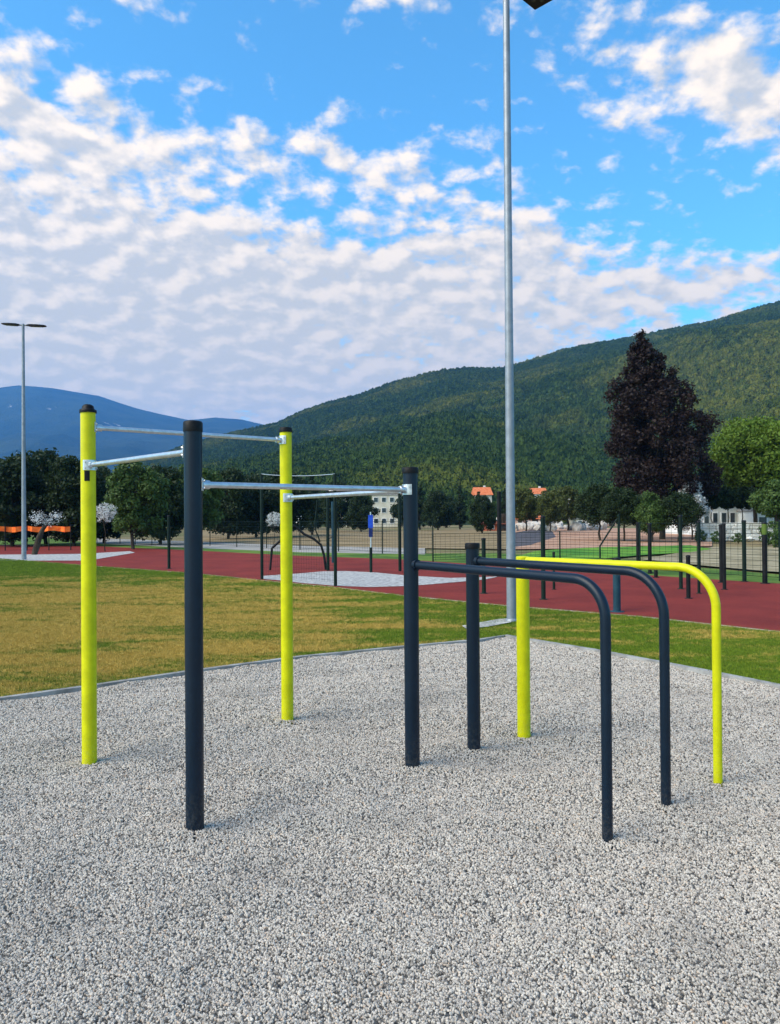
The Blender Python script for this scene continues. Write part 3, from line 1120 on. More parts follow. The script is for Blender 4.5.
# ------------------------------------------------------------------ vehicles
def van(x, y, L, Ht, wd, rz, label, name='parked_van', cat='van', car=False):
    o = empty(name, (x, y, 0), rz)
    tag(o, label, cat)
    if car:
        prof = [(-.5, .32), (-.5, .58), (-.44, .66), (-.3, .97), (-.2, 1), (.08, .99), (.24, .70), (.42, .62), (.49, .52), (.5, .3)]
    else:
        prof = [(-.5, .22), (-.5, .93), (-.47, .99), (-.4, 1), (.18, 1), (.26, .96), (.36, .64), (.47, .55), (.5, .46), (.5, .22)]
    vs, fs = [], []
    n = len(prof)
    for s in (-1, 1):
        for (a, b_) in prof:
            ins = .06 * wd if b_ > .75 else 0
            vs.append((a * L, s * (wd / 2 - ins), b_ * Ht))
    fs.append(tuple(range(n)))
    fs.append(tuple(range(2 * n - 1, n - 1, -1)))
    for i in range(n):
        j = (i + 1) % n
        fs.append((i, i + n, j + n, j))
    MB().add(vs, fs).build('body', MAT['white'], o)
    win = [(-.3, .1, .7, .93)] if car else [(.02, .24, .62, .9), (-.42, -.06, .62, .9)]
    for s in (-1, 1):
        for (a, b_, c, d_) in win:
            yy = s * (wd / 2 + .004)
            vs = [(a * L, yy, c * Ht), (b_ * L + (.04 * L if True else 0), yy, c * Ht), (b_ * L - .01 * L, yy - s * .052 * wd, d_ * Ht), (a * L + .03 * L, yy - s * .052 * wd, d_ * Ht)]
            vs2 = [(p[0], p[1] + s * .012, p[2]) for p in vs]
            MB().add(vs + vs2, [(0, 1, 2, 3), (7, 6, 5, 4), (0, 4, 5, 1), (1, 5, 6, 2), (2, 6, 7, 3), (3, 7, 4, 0)]).build('window', MAT['car_glass'], o)
        for a in (-.31, .31):
            rr = .32
            w = MB().tube([(a * L, s * (wd / 2 - .2), rr), (a * L, s * (wd / 2 + .01), rr)], rr, 18).build('wheel', MAT['tyre'], o)
            MB().tube([(a * L, s * (wd / 2 + .011), rr), (a * L, s * (wd / 2 + .02), rr)], rr * .58, 14).build('rim', MAT['steel'], w)
        MB().box((.497 * L, s * wd * .36, .47 * Ht if not car else .46 * Ht), (.04, .26, .14), 0, .01).build('headlight', MAT['headlight'], o)
        MB().box((-.5 * L, s * wd * .42, .5 * Ht), (.03, .12, .24), 0, .01).build('tail_light', MAT['lamp_signal'], o)
    return o


yv = 112.0
van(xat(291, 518, yv), yv, 4.4, 2.1, 1.9, R(150), 'distant white van beside the rear lime post')


# ------------------------------------------------------------------ buildings
def house(px0, px1, pyt, depth, dist, wall, label, roof='gable', nwin=3, floors=1, z0=-.05, name='house', rz=0.0, roofmat='roof', roofh=1.2, cat='house'):
    x0, x1 = xat(px0, 518, dist), xat(px1, 518, dist)
    zt = zat((px0 + px1) / 2, pyt, dist)
    w = x1 - x0
    o = empty(name, ((x0 + x1) / 2, dist + depth / 2, 0), rz)
    tag(o, label, cat, 'buildings of the village beyond the court')
    MB().box((0, 0, (zt + z0) / 2), (w, depth, zt - z0)).build('wall', MAT[wall], o)
    e = .35
    if roof == 'gable':
        vs = [(-w / 2 - e, -depth / 2 - e, zt), (w / 2 + e, -depth / 2 - e, zt), (w / 2 + e, depth / 2 + e, zt), (-w / 2 - e, depth / 2 + e, zt),
              (-w / 2 - e * .6, 0, zt + roofh), (w / 2 + e * .6, 0, zt + roofh)]
        r = MB().add(vs, [(0, 1, 5, 4), (2, 3, 4, 5), (0, 4, 3), (1, 2, 5), (3, 2, 1, 0)]).build('roof', MAT[roofmat], o)
        MB().box((w * .22, depth * .15, zt + roofh), (.5, .5, .9)).build('chimney', MAT['render_white'], r)
    else:
        MB().box((0, 0, zt + .1), (w + .3, depth + .3, .2)).build('roof', MAT['kerb'], o)
    zbase = z0 if z0 > 0 else 0
    fh = (zt - zbase) / floors
    ww = min(1.3, w / (nwin * 2.0))
    for f in range(floors):
        for i in range(nwin):
            cx = -w / 2 + w * (i + .5) / nwin
            zc = zbase + fh * (f + .55)
            fr = MB().box((cx, -depth / 2 - .02, zc), (ww + .16, .08, fh * .42 + .16), 0, .01).build('window', MAT['white'], o)
            MB().box((cx, -depth / 2 - .062, zc), (ww, .02, fh * .42)).build('pane', MAT['glass'], fr)
    if floors >= 1 and z0 < 0:
        dr = MB().box((w * .5 - w / nwin * .0 - .75, -depth / 2 - .03, 1.05), (.95, .07, 2.1), 0, .01).build('door', MAT['bark'], o)
        MB().tube([(w * .5 - 1.05, -depth / 2 - .07, 1.05), (w * .5 - 1.05, -depth / 2 - .12, 1.05)], .03, 8).build('handle', MAT['steel'], dr)
    return o


house(372, 404, 495, 8, 150, 'render_cream', 'cream apartment block with window grid left of the anthracite rack post', 'flat', 4, 3, name='apartment_block')
house(339, 353, 498, 7, 158, 'render_cream', 'narrow cream tower house seen above the pale bed', 'flat', 2, 3, name='apartment_block')
house(476, 492, 495, 9, 190, 'render_cream', 'house whose orange roof shows left of the lamp pole above the trees', 'gable', 2, 2, roofh=2.1)
house(534, 548, 494, 8, 185, 'render_white', 'house whose orange roof shows right of the lamp pole above olive trees', 'gable', 2, 2, roofh=1.6)
house(573, 583, 496, 8, 175, 'render_white', 'tall white house showing between tree crowns left of the purple tree', 'flat', 2, 3)
house(485, 508, 524, 4, 95, 'brick', 'low red brick shed just left of the lamp pole', 'gable', 2, 1, roofh=.35, roofmat='brick', name='shed', cat='shed')
house(516, 540, 519, 5, 120, 'render_pink', 'low pinkish house right of the lamp pole', 'gable', 3, 1, roofh=1.0)
house(545, 562, 519, 5, 128, 'render_cream', 'small cream house right of the low pinkish one', 'gable', 2, 1, roofh=1.1, roofmat='brick')
house(576, 600, 519, 5, 124, 'render_cream', 'low cream house left of the braced fence post', 'flat', 3, 1)
house(606, 616, 518, 5, 135, 'render_pink', 'small pink house behind the braced fence post', 'gable', 1, 1, roofh=1.2)
house(702, 754, 506, 9, 66, 'render_white', 'white flat roofed building behind the thin trunks at the right', 'flat', 6, 1, name='building', cat='building')
house(755, 830, 511, 9, 63, 'render_white', 'lower white building at the right edge of the picture', 'flat', 5, 1, name='building', cat='building')
house(757, 765, 499, 3, 73, 'render_white', 'slim white chimney-like tower between the two white buildings', 'flat', 1, 2, name='stair_tower', cat='tower')
# tiled shelter
y_s = 98.0
o = empty('shelter', (xat(653, 520, y_s), y_s, 0))
tag(o, 'open shelter with a low orange tiled roof right of the black post', 'shelter')
w = xat(667, 520, y_s) - xat(640, 520, y_s)
zt = zat(653, 525, y_s)
MB().add([(-w / 2, -1.6, zt), (w / 2, -1.6, zt), (w / 2, 1.6, zt), (-w / 2, 1.6, zt), (-w / 2 + .4, 0, zt + .55), (w / 2 - .4, 0, zt + .55)],
         [(0, 1, 5, 4), (2, 3, 4, 5), (0, 4, 3), (1, 2, 5), (3, 2, 1, 0)]).build('roof', MAT['roof'], o)
if zt > .1:
    for sx_ in (-1, 1):
        for sy_ in (-1, 1):
            MB().box((sx_ * (w / 2 - .25), sy_ * 1.35, zt / 2 - .03), (.14, .14, zt + .02)).build('post', MAT['bark'], o)


# boulders of the rubble bank
def rock_mesh(seed, mat):
    rnd = random.Random(seed)
    me = bpy.data.meshes.new('boulder')
    bm = bmesh.new()
    bmesh.ops.create_icosphere(bm, subdivisions=2, radius=1)
    ks = [Vector((rnd.uniform(-1, 1), rnd.uniform(-1, 1), rnd.uniform(-1, 1))).normalized() for _ in range(9)]
    for v in bm.verts:
        s = 1.0
        for k in ks:
            dd = v.co.dot(k)
            if dd > .62:
                s = min(s, .62 / dd * 1.05)
        v.co = v.co * s
        v.co.z *= .7
    bm.to_mesh(me)
    bm.free()
    me.materials.append(mat)
    return me


m_rock = mat_noise('pale_rock', (.36, .31, .26), (.58, .53, .47), 1.5, .95, bump=.5, bscale=4, bdist=.1)
m_rockw = mat_noise('white_rock', (.5, .49, .45), (.72, .71, .67), 1.5, .95, bump=.5, bscale=4, bdist=.1)
rk = [rock_mesh(i, m_rock) for i in range(3)]
rkw = [rock_mesh(i + 5, m_rockw) for i in range(3)]
rnd = random.Random(3)
for i in range(44):
    px = 700 + i * 2.4 + rnd.uniform(-2, 2)
    dist = rnd.uniform(50, 66)
    s = rnd.uniform(.18, .5)
    o = obj('boulder', rkw[i % 3])
    o.location = (xat(px, 530, dist), dist, s * .35)
    o.scale = (s, s * rnd.uniform(.7, 1), s * rnd.uniform(.8, 1.3))
    o.rotation_euler = (0, 0, rnd.uniform(0, 6))
    tag(o, 'pale boulder of the rubble bank below the white buildings', 'boulder', 'white boulders of the rubble bank')
for i in range(22):
    px = 517 + i * 4.0 + rnd.uniform(-2, 2)
    dist = rnd.uniform(92, 108)
    s = rnd.uniform(.5, 1.2)
    o = obj('boulder', rk[i % 3])
    o.location = (xat(px, 527, dist), dist, s * .3)
    o.scale = (s, s * .8, s * rnd.uniform(.9, 1.4))
    o.rotation_euler = (0, 0, rnd.uniform(0, 6))
    tag(o, 'pinkish boulder lying along the far side of the clay yard', 'boulder', 'pinkish boulders behind the clay yard')


# ------------------------------------------------------------------ trees
def limb_mesh(mb, p0, p1, r0, r1, rnd, bend=.08, n=5):
    pts, rs = [], []
    L = (p1 - p0).length
    for i in range(n):
        t_ = i / (n - 1)
        p = p0.lerp(p1, t_)
        if 0 < i < n - 1:
            p += Vector((rnd.uniform(-1, 1), rnd.uniform(-1, 1), rnd.uniform(-.5, .5))) * bend * L * .5
        pts.append(p)
        rs.append(r0 + (r1 - r0) * t_)
    mb.tube(pts, rs, 8, caps=False)
    return pts


def leaf_cloud(centres, radii, n, leaf, rng, shell=.55):
    """leaf quads spread through clumps; returns verts, faces, rnd per face"""
    k = len(centres)
    w = radii ** 2
    idx = rng.choice(k, n, p=w / w.sum())
    d = rng.normal(size=(n, 3))
    d /= np.linalg.norm(d, axis=1)[:, None]
    rr = radii[idx] * (shell + (1 - shell) * rng.random(n)) * (1 + .25 * rng.normal(size=n) * .5)
    c = centres[idx] + d * rr[:, None] * np.array([1, 1, .85])
    nrm = d * .6 + rng.normal(size=(n, 3)) * .6
    nrm /= np.linalg.norm(nrm, axis=1)[:, None]
    a = np.cross(nrm, rng.normal(size=(n, 3)))
    a /= np.linalg.norm(a, axis=1)[:, None]
    b_ = np.cross(nrm, a)
    s = leaf * (.6 + .8 * rng.random(n))[:, None]
    v = np.empty((n, 4, 3))
    v[:, 0] = c - a * s
    v[:, 1] = c + b_ * s * .55
    v[:, 2] = c + a * s
    v[:, 3] = c - b_ * s * .55
    clump_r = rng.random(k)
    return v.reshape(-1, 3), .35 * clump_r[idx] + .65 * rng.random(n)


def cloud_mesh(name, v, rnd, mat):
    n = len(rnd)
    me = bpy.data.meshes.new(name)
    me.vertices.add(n * 4)
    me.vertices.foreach_set('co', v.astype(np.float32).ravel())
    me.loops.add(n * 4)
    me.loops.foreach_set('vertex_index', np.arange(n * 4, dtype=np.int32))
    me.polygons.add(n)
    me.polygons.foreach_set('loop_start', np.arange(0, n * 4, 4, dtype=np.int32))
    me.polygons.foreach_set('loop_total', np.full(n, 4, dtype=np.int32))
    a = me.attributes.new('rnd', 'FLOAT', 'FACE')
    a.data.foreach_set('value', rnd.astype(np.float32))
    me.materials.append(mat)
    me.update(calc_edges=True)
    return me


def tree_meshes(seed, h, w, trunk_h, mat, leaves, leaf, shape='round', clumps=38, r_tr=None, name='tree'):
    """h total height, w crown width; returns trunk mesh and crown mesh with base at the origin"""
    rnd = random.Random(seed)
    rng = np.random.default_rng(seed)
    r_tr = r_tr or h * .022
    tb = MB()
    top = Vector((rnd.uniform(-.04, .04) * h, rnd.uniform(-.04, .04) * h, h * .82))
    limb_mesh(tb, Vector((0, 0, -.05)), top, r_tr, r_tr * .25, rnd, .04, 7)
    cs, rs = [], []
    ch = h - trunk_h
    for i in range(clumps):
        t_ = (i + .5) / clumps
        if shape == 'round':
            prof = math.sin(math.pi * min(1, (t_ * .92 + .08))) ** .55
        elif shape == 'cone':
            prof = (1 - t_) ** .75 * min(1, t_ * 6 + .35)
        elif shape == 'purple':
            # wide shouldered below, narrow leader on top
            prof = np.interp(t_, [0, .1, .3, .45, .6, .7, .78, .86, .94, 1], [.75, 1, 1, .97, .86, .64, .48, .33, .16, .03])
        else:
            prof = math.sin(math.pi * (t_ * .8 + .18)) ** .6
        z = trunk_h + ch * t_
        a = i * 2.399 + rnd.uniform(-.4, .4)
        rad = w / 2 * prof * math.sqrt(rnd.uniform(.1, 1)) * .82
        c = Vector((math.cos(a) * rad + (w * (.08 - .24 * t_) if shape == 'purple' else 0), math.sin(a) * rad, z + rnd.uniform(-.04, .04) * ch))
        r = w * ((.06 + .07 * rnd.random()) if shape == 'purple' else (.11 + .08 * rnd.random())) * ((.3 + .7 * prof) if shape == 'purple' else (.5 + .5 * prof))
        cs.append(c)
        rs.append(r)
        if i % 2 == 0:
            k = rnd.uniform(.5, .85)
            st_ = Vector((top.x * k, top.y * k, max(trunk_h * .7, min(c.z - .1 * h, h * .75))))
            limb_mesh(tb, st_, c, r_tr * .38, r_tr * .08, rnd, .12, 5)
    tm = tb.mesh('trunk', MAT['bark'])
    v, rr = leaf_cloud(np.array([list(c) for c in cs]), np.array(rs), leaves, leaf, rng, .35)
    cm = cloud_mesh('crown', v, rr, mat)
    return tm, cm


def plant_tree(meshes, x, y, label, group, s=1.0, rz=0.0, name='tree', cat='tree', sz=None):
    o = empty(name, (x, y, 0), rz)
    o.scale = (s, s, sz or s)
    tag(o, label, cat, group)
    obj('trunk', meshes[0], None, o)
    obj('crown', meshes[1], None, o)
    return o


# dark row on the left (unit trees 6 m tall)
D = [tree_meshes(11 + i, 6.0, 5.8, .7, MAT['leaf_dark'], 14000, .13, 'round', 50) for i in range(3)]
Mi = [tree_meshes(31 + i, 6.0, 5.0, 1.3, MAT['leaf_mid'], 9000, .13, 'round', 40) for i in range(2)]
Ol = [tree_meshes(41 + i, 6.0, 5.2, 1.5, MAT['leaf_olive'], 8000, .14, 'round', 36) for i in range(2)]
Co = [tree_meshes(51 + i, 9.0, 4.2, .8, MAT['leaf_dark'], 8000, .15, 'cone', 44) for i in range(2)]

Dk = tree_meshes(15, 6.0, 6.0, 2.3, MAT['leaf_dark'], 13000, .12, 'box', 44)
row = [  # px, crown top py, distance, kind, label
    (-40, 458, 52, D[0], 'dark tree cut off by the left edge of the picture'),
    (12, 459, 50, D[1], 'dark tree left of the distant lamp post'),
    (46, 455, 55, D[2], 'dark tree just right of the distant lamp post'),
    (74, 462, 50, D[0], 'dark tree directly left of the left lime post'),
    (104, 470, 56, D[1], 'low dark tree directly right of the left lime post'),
    (133, 463, 44, Mi[0], 'mid green young tree with a straight trunk right of the left lime post'),
    (160, 470, 52, D[2], 'dark tree between the young green tree and the front anthracite post'),
    (196, 466, 55, Mi[1], 'mid green tree hidden mostly behind the front anthracite post'),
    (228, 473, 66, D[0], 'dark tree right of the front anthracite post'),
    (256, 477, 70, D[1], 'dark tree left of the rear lime post'),
    (284, 472, 74, D[2], 'dark tree behind the rear lime post'),
    (312, 478, 80, Co[0], 'dark pointed tree right of the rear lime post'),
    (336, 484, 100, D[0], 'small dark tree in front of the narrow cream tower house'),
    (361, 496, 95, D[1], 'small dark tree between the two cream buildings'),
    (420, 486, 110, Co[1], 'dark pointed tree right of the tallest anthracite rack post'),
    (438, 492, 105, D[2], 'low dark tree right of the pointed one'),
    (460, 487, 112, Co[0], 'dark conifer left of the capped dip post'),
    (482, 498, 80, D[0], 'slim dark tree with a visible trunk under the left orange roof'),
    (505, 490, 100, Co[1], 'dark conifer behind the lamp pole'),
    (526, 490, 92, Ol[0], 'olive green tree just right of the lamp pole'),
    (550, 494, 88, Ol[1], 'olive green tree under the right orange roof'),
    (568, 488, 94, Ol[0], 'olive tree left of the tall white house'),
    (600, 487, 54, Dk, 'dark green tree at the left foot of the purple tree'),
    (624, 491, 52, Dk, 'dark bushy tree below the purple crown'),
    (652, 494, 50, Mi[1], 'green bushy tree right under the purple crown'),
    (678, 495, 50, Dk, 'dark green tree left of the white blossoming shrub'),
]
for i, (px, py, dist, ms, lab) in enumerate(row):
    hz = zat(px, py, dist)
    base_h = 9.0 if ms in Co else 6.0
    s = hz / base_h
    plant_tree(ms, xat(px, 518, dist), dist, lab, 'trees along the far side of the sports ground', s * random.uniform(.98, 1.1), random.uniform(0, 6.28), sz=s,
               name='conifer' if ms in Co else 'tree')

# second, farther belt closing the gaps
for i, px in enumerate(range(-60, 600, 34)):
    dist = 118 + (i * 37) % 30
    ms = [D[0], Co[0], D[2], Ol[1], D[1]][i % 5]
    py = 492 + (i * 13) % 9 if px > 330 else 480 + (i * 11) % 9
    hz = zat(px, py, dist)
    s = hz / (9.0 if ms in Co else 6.0)
    px2 = px + random.uniform(-6, 6)
    if 335 < px2 < 410:
        continue
    plant_tree(ms, xat(px2, 518, dist), dist, 'dark tree in the farther belt at the foot of the hill', 'farther belt of trees at the foot of the hill', s * 1.25, random.uniform(0, 6.28), sz=s,
               name='conifer' if ms in Co else 'tree')

# purple tree
dp_ = 56.0
hp = zat(645, 336, dp_)
pm = tree_meshes(5, hp, 8.9, 2.6, MAT['leaf_purple'], 56000, .11, 'purple', 210, .22)
plant_tree(pm, xat(662, 518, dp_), dp_, 'very large dark purple leaved tree towering over the right of the court', None, 1.0, 0.0, name='purple_leaved_tree')
# bright willow-like tree
dw = 62.0
hw = zat(755, 425, dw)
wm = tree_meshes(8, hw, 8.2, 4.2, MAT['leaf_bright'], 36000, .14, 'round', 80, .2)
plant_tree(wm, xat(758, 518, dw), dw, 'bright green round tree right of the purple one', None, 1.0, 0.0, name='tree')
bm_ = tree_meshes(9, 3.6, 3.0, 1.5, MAT['leaf_mid'], 9000, .1, 'round', 30)
plant_tree(bm_, xat(776, 518, 50), 50, 'small green tree at the right edge below the bright round tree', None, zat(772, 483, 50) / 3.6, 1.0, name='tree')
# flat row with thin trunks
Hd = tree_meshes(71, 4.2, 2.4, 2.6, MAT['leaf_dark'], 9000, .1, 'box', 34, .07)
for i, (px, lab) in enumerate(((712, 'left'), (728, 'second'), (742, 'third'), (757, 'right'))):
    d_ = 58 + i * .7
    plant_tree(Hd, xat(px, 518, d_), d_, {'left': 'clipped dark tree on a thin trunk beside the blossoming shrub', 'second': 'clipped dark tree second from the blossoming shrub',
               'third': 'clipped dark tree third from the blossoming shrub', 'right': 'clipped dark tree farthest right of the thin trunked row'}[lab], 'clipped trees with thin trunks',
               zat(px, 488, d_) / 4.2, i * 1.7, name='tree')
# blossom shrub
bs = tree_meshes(81, 2.9, 2.2, .5, MAT['blossom'], 7000, .05, 'round', 24, .05)
plant_tree(bs, xat(692, 518, 54), 54, 'tall shrub covered in white blossom right of the purple tree', None, zat(692, 482, 54) / 2.9, 0, name='blossoming_shrub', cat='shrub')
# olive shrub bush behind fence
sh = [tree_meshes(91 + i, 1.0, 1.3, .05, MAT['leaf_mid'], 1500, .05, 'round', 14, .02) for i in range(2)]
for i, (px, dist, s) in enumerate(((716, 48, .7), (738, 47, .6), (773, 44, 1.3), (779, 40, 1.0), (700, 50, .8))):
    plant_tree(sh[i % 2], xat(px, 518, dist), dist, ['low green shrub in front of the close pair of posts', 'smallest low shrub left of the dark green post', 'largest low shrub right of the green topped post',
                                                     'low shrub cut by the right edge of the picture', 'low shrub under the blossoming shrub'][i], 'low shrubs by the rubble bank', s, i, name='shrub', cat='shrub')

# low stone wall below the white buildings
gw = MB()
rnd = random.Random(12)
wy = 51.0
xa, xb = xat(696, 518, wy), xat(840, 518, wy)
for row_ in range(5):
    x = xa
    while x < xb:
        L_ = rnd.uniform(.35, .8)
        gw.box((x + L_ / 2, wy + rnd.uniform(-.04, .04), .12 + row_ * .24), (L_ - .03, .4, .22), 0, .03)
        x += L_
gwo = gw.build('stone_wall', m_rockw)
tag(gwo, 'low pale stone wall running to the right edge below the white buildings', 'wall')

# leaning dark trunk at the left
p = G(34, 555)
o = empty('leaning_tree', p)
tag(o, 'small leaning tree in white blossom above the orange barrier at far left', 'tree')
yl = p.y
pts = [(34, 555), (36.5, 547), (39, 538), (43, 529), (50, 520)]
MB().tube([(xat(x, y, yl) - p.x, 0, zat(x, y, yl) if i else -.03) for i, (x, y) in enumerate(pts)], [.13, .15, .14, .1, .04], 10).build('trunk', MAT['bark'], o)
cs = np.array([[xat(x, y, yl) - p.x, dy, zat(x, y, yl)] for x, y, dy in ((48, 521, 0), (54, 516, .3), (41, 516, -.3), (34, 520, .2))])
v, rr = leaf_cloud(cs, np.array([.42, .4, .42, .35]), 900, .03, np.random.default_rng(2), .0)
obj('crown', cloud_mesh('crown', v, rr, MAT['blossom']), None, o)
wb = tree_meshes(83, 2.6, 1.3, 1.6, MAT['blossom'], 2200, .026, 'round', 26, .03)
for px, py, d_, lab in ((105, 503, 41, 'slender shrub with a white blossom head right of the left lime post'), (274, 512, 44, 'slender shrub with a small white blossom head left of the rear lime post')):
    plant_tree(wb, xat(px, 518, d_), d_, lab, None, zat(px, py, d_) / 2.6, 1.0, name='blossoming_shrub', cat='shrub')


# ------------------------------------------------------------------ hills
def hill(name, ridge, d0, d1, drop, nu, nv, seed, mat, rough, power=1.25, px0=-500, px1=1280):
    """terrain whose crest line passes through the listed directions at distance d1"""
    us = np.linspace(px0, px1, nu)
    rx = [r[0] for r in ridge]
    ry = [r[1] for r in ridge]
    ds = np.concatenate([d0 + (d1 - d0) * np.linspace(0, 1, nv) ** 1.2, d1 + (drop - d1) * np.linspace(.08, 1, max(6, nv // 6))])
    U, Dd = np.meshgrid(us, ds)
    az = (U - 390) / F
    py = np.interp(us, rx, ry)
    roll_off = np.array([518 - 0.0073 * (u - 390) for u in us])
    Hr = (roll_off - py) / F * d1  # crest height over eye at true depth d1
    T = np.clip((Dd - d0) / (d1 - d0), 0, 1)
    Hh = (Hr[None, :] + CAM_H) * T ** power
    back_ = np.clip((Dd - d1) / (drop - d1), 0, 1)
    Hh = Hh * (1 - .75 * back_)
    X = az * Dd
    Y = Dd
    sc_ = (d1 - d0)
    n1 = fbm(X / (sc_ * .22), Y / (sc_ * .4), seed) - .5
    n2 = fbm(X / (sc_ * .06), Y / (sc_ * .09), seed + 5) - .5
    env = np.sin(np.pi * np.clip(T, 0, 1)) ** .8
    Hh = Hh + env * Hr[None, :] * (n1 * rough + n2 * rough * .3) + np.abs(Hr[None, :]) * .015 * n2 * (T > .2)
    Z = np.maximum(Hh, -2) - (T <= 0) * 1.0
    V = np.stack([X, Y, Z], -1).reshape(-1, 3)
    ny = len(ds)
    i, j = np.meshgrid(np.arange(nu - 1), np.arange(ny - 1))
    a = (j * nu + i).ravel()
    Fc = np.stack([a, a + 1, a + nu + 1, a + nu], -1)
    me = bpy.data.meshes.new(name)
    me.from_pydata(V.tolist(), [], Fc.tolist())
    me.polygons.foreach_set('use_smooth', [True] * len(me.polygons))
    me.materials.append(mat)
    o = obj(name, me)
    tag(o, kind='structure')
    return o, U, Dd, nu


m_hill = mat_noise('forest_floor', (.012, .025, .008), (.03, .045, .014), .02, 1.0, detail=6)
ridge_green = [(-500, 530), (60, 520), (110, 487), (140, 466), (185, 448), (230, 436), (280, 425), (300, 414), (330, 404), (360, 396), (400, 382), (440, 372), (470, 370), (500, 371), (520, 366), (560, 353), (590, 347), (640, 337), (690, 328),
               (720, 322), (750, 313), (780, 304), (850, 285), (950, 262), (1280, 230)]
hg, U, Dd, nu = hill('wooded_hill', ridge_green, 170, 1150, 1700, 200, 90, 3, m_hill, .34)
# foothill spur in front, lower
ridge_spur = [(-500, 545), (470, 545), (520, 497), (560, 480), (600, 462), (650, 440), (700, 424), (740, 410), (780, 398), (850, 380), (1000, 360), (1280, 340)]
hs_, U2, Dd2, nu2 = hill('wooded_spur', ridge_spur, 190, 560, 760, 140, 50, 9, m_hill, .3, 1.1)

mt, nt, b, pos = new_mat('distant_forest')
f = nt.noise(pos, .004, 8, .65)
f2 = nt.noise(pos, .03, 5, .7)
c = nt.mix(nt.sstep(f, .35, .65), (.012, .025, .012, 1), (.035, .05, .022, 1))
c = nt.mix(nt.sstep(nt.m('ADD', nt.noise(pos, .0035, 3, .6), nt.m('MULTIPLY', f2, .35)), .865, .9), c, (.42, .4, .36, 1))
nt.l(c, b.inputs['Base Color'])
b.inputs['Roughness'].default_value = 1
b.inputs['Specular IOR Level'].default_value = .1
nt.l(nt.bump(f2, 1.0, 18), b.inputs['Normal'])
m_far = mt
ridge_blue = [(-500, 470), (-120, 410), (-40, 392), (0, 387.5), (20, 385), (36, 386), (60, 389), (100, 396), (140, 409), (165, 415), (190, 420), (215, 417), (240, 419), (262, 424), (300, 432), (400, 450), (600, 470), (1280, 500)]
hill('blue_mountain', ridge_blue, 1900, 5200, 7200, 200, 70, 21, m_far, .3)

# forest on the hills
mt, nt, b, pos = new_mat('forest_canopy')
t = inst_attr(nt)
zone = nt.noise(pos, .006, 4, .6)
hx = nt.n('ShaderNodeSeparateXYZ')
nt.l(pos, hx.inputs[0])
belt = nt.m('MULTIPLY', nt.sstep(hx.outputs[0], 90, 330), nt.m('MULTIPLY', nt.sstep(hx.outputs[2], 70, 120), nt.sstep(hx.outputs[2], 215, 165)))  # sunlit slope at right, mid height, painted into the canopy colour
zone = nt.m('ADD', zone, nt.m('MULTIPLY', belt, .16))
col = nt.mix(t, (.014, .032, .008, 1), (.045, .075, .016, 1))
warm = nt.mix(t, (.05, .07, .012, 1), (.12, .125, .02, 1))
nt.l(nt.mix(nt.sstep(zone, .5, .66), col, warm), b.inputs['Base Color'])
b.inputs['Roughness'].default_value = 1
b.inputs['Specular IOR Level'].default_value = .1
nt.l(nt.bump(nt.noise(pos, 1.2, 3, .7), .8, .6), b.inputs['Normal'])
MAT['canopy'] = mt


def crown_inst(N, L, mat):
    ic = N.new('GeometryNodeMeshIcoSphere')
    ic.inputs['Radius'].default_value = 0.5
    ic.inputs['Subdivisions'].default_value = 4
    sp_ = N.new('GeometryNodeSetPosition')
    L.new(ic.outputs[0], sp_.inputs['Geometry'])
    no = N.new('ShaderNodeTexNoise')
    no.inputs['Scale'].default_value = 5.5
    no.inputs['Detail'].default_value = 3
    no.inputs['Roughness'].default_value = .7
    vm = N.new('ShaderNodeVectorMath')
    vm.operation = 'SUBTRACT'
    L.new(no.outputs['Color'], vm.inputs[0])
    vm.inputs[1].default_value = (.5, .5, .5)
    v2 = N.new('ShaderNodeVectorMath')
    v2.operation = 'SCALE'
    L.new(vm.outputs[0], v2.inputs[0])
    v2.inputs['Scale'].default_value = .9
    L.new(v2.outputs[0], sp_.inputs['Offset'])
    sm = N.new('GeometryNodeSetMaterial')
    L.new(sp_.outputs[0], sm.inputs['Geometry'])
    sm.inputs['Material'].default_value = mat
    return sm.outputs[0]


def forest(src, name, label, near_d, far_d, dens0, size0):
    me = src.data.copy()
    me.name = name
    bm = bmesh.new()
    bm.from_mesh(me)
    kill = []
    for f in bm.faces:
        c = f.calc_center_median()
        if c.y < near_d or c.y > far_d or abs(c.x) > .6 * c.y + 40 or c.z < .5:
            kill.append(f)
    bmesh.ops.delete(bm, geom=kill, context='FACES')
    dn, sz_ = [], []
    for f in bm.faces:
        c = f.calc_center_median()
        dn.append(dens0 * (1.5 if c.y < 400 else 1))
        sz_.append(size0 * (.8 if c.y < 400 else 1))
    bm.to_mesh(me)
    bm.free()
    set_face_attr(me, 'dens', dn)
    set_face_attr(me, 'size', sz_)
    o = obj(name, me)
    tag(o, kind='stuff', label=label, cat='forest')
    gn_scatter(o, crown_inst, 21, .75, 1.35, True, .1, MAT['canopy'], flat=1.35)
    return o


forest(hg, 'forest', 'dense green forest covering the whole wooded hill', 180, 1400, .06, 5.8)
forest(hs_, 'forest', 'nearer dark forest on the lower spur at the right', 200, 700, .07, 5.4)


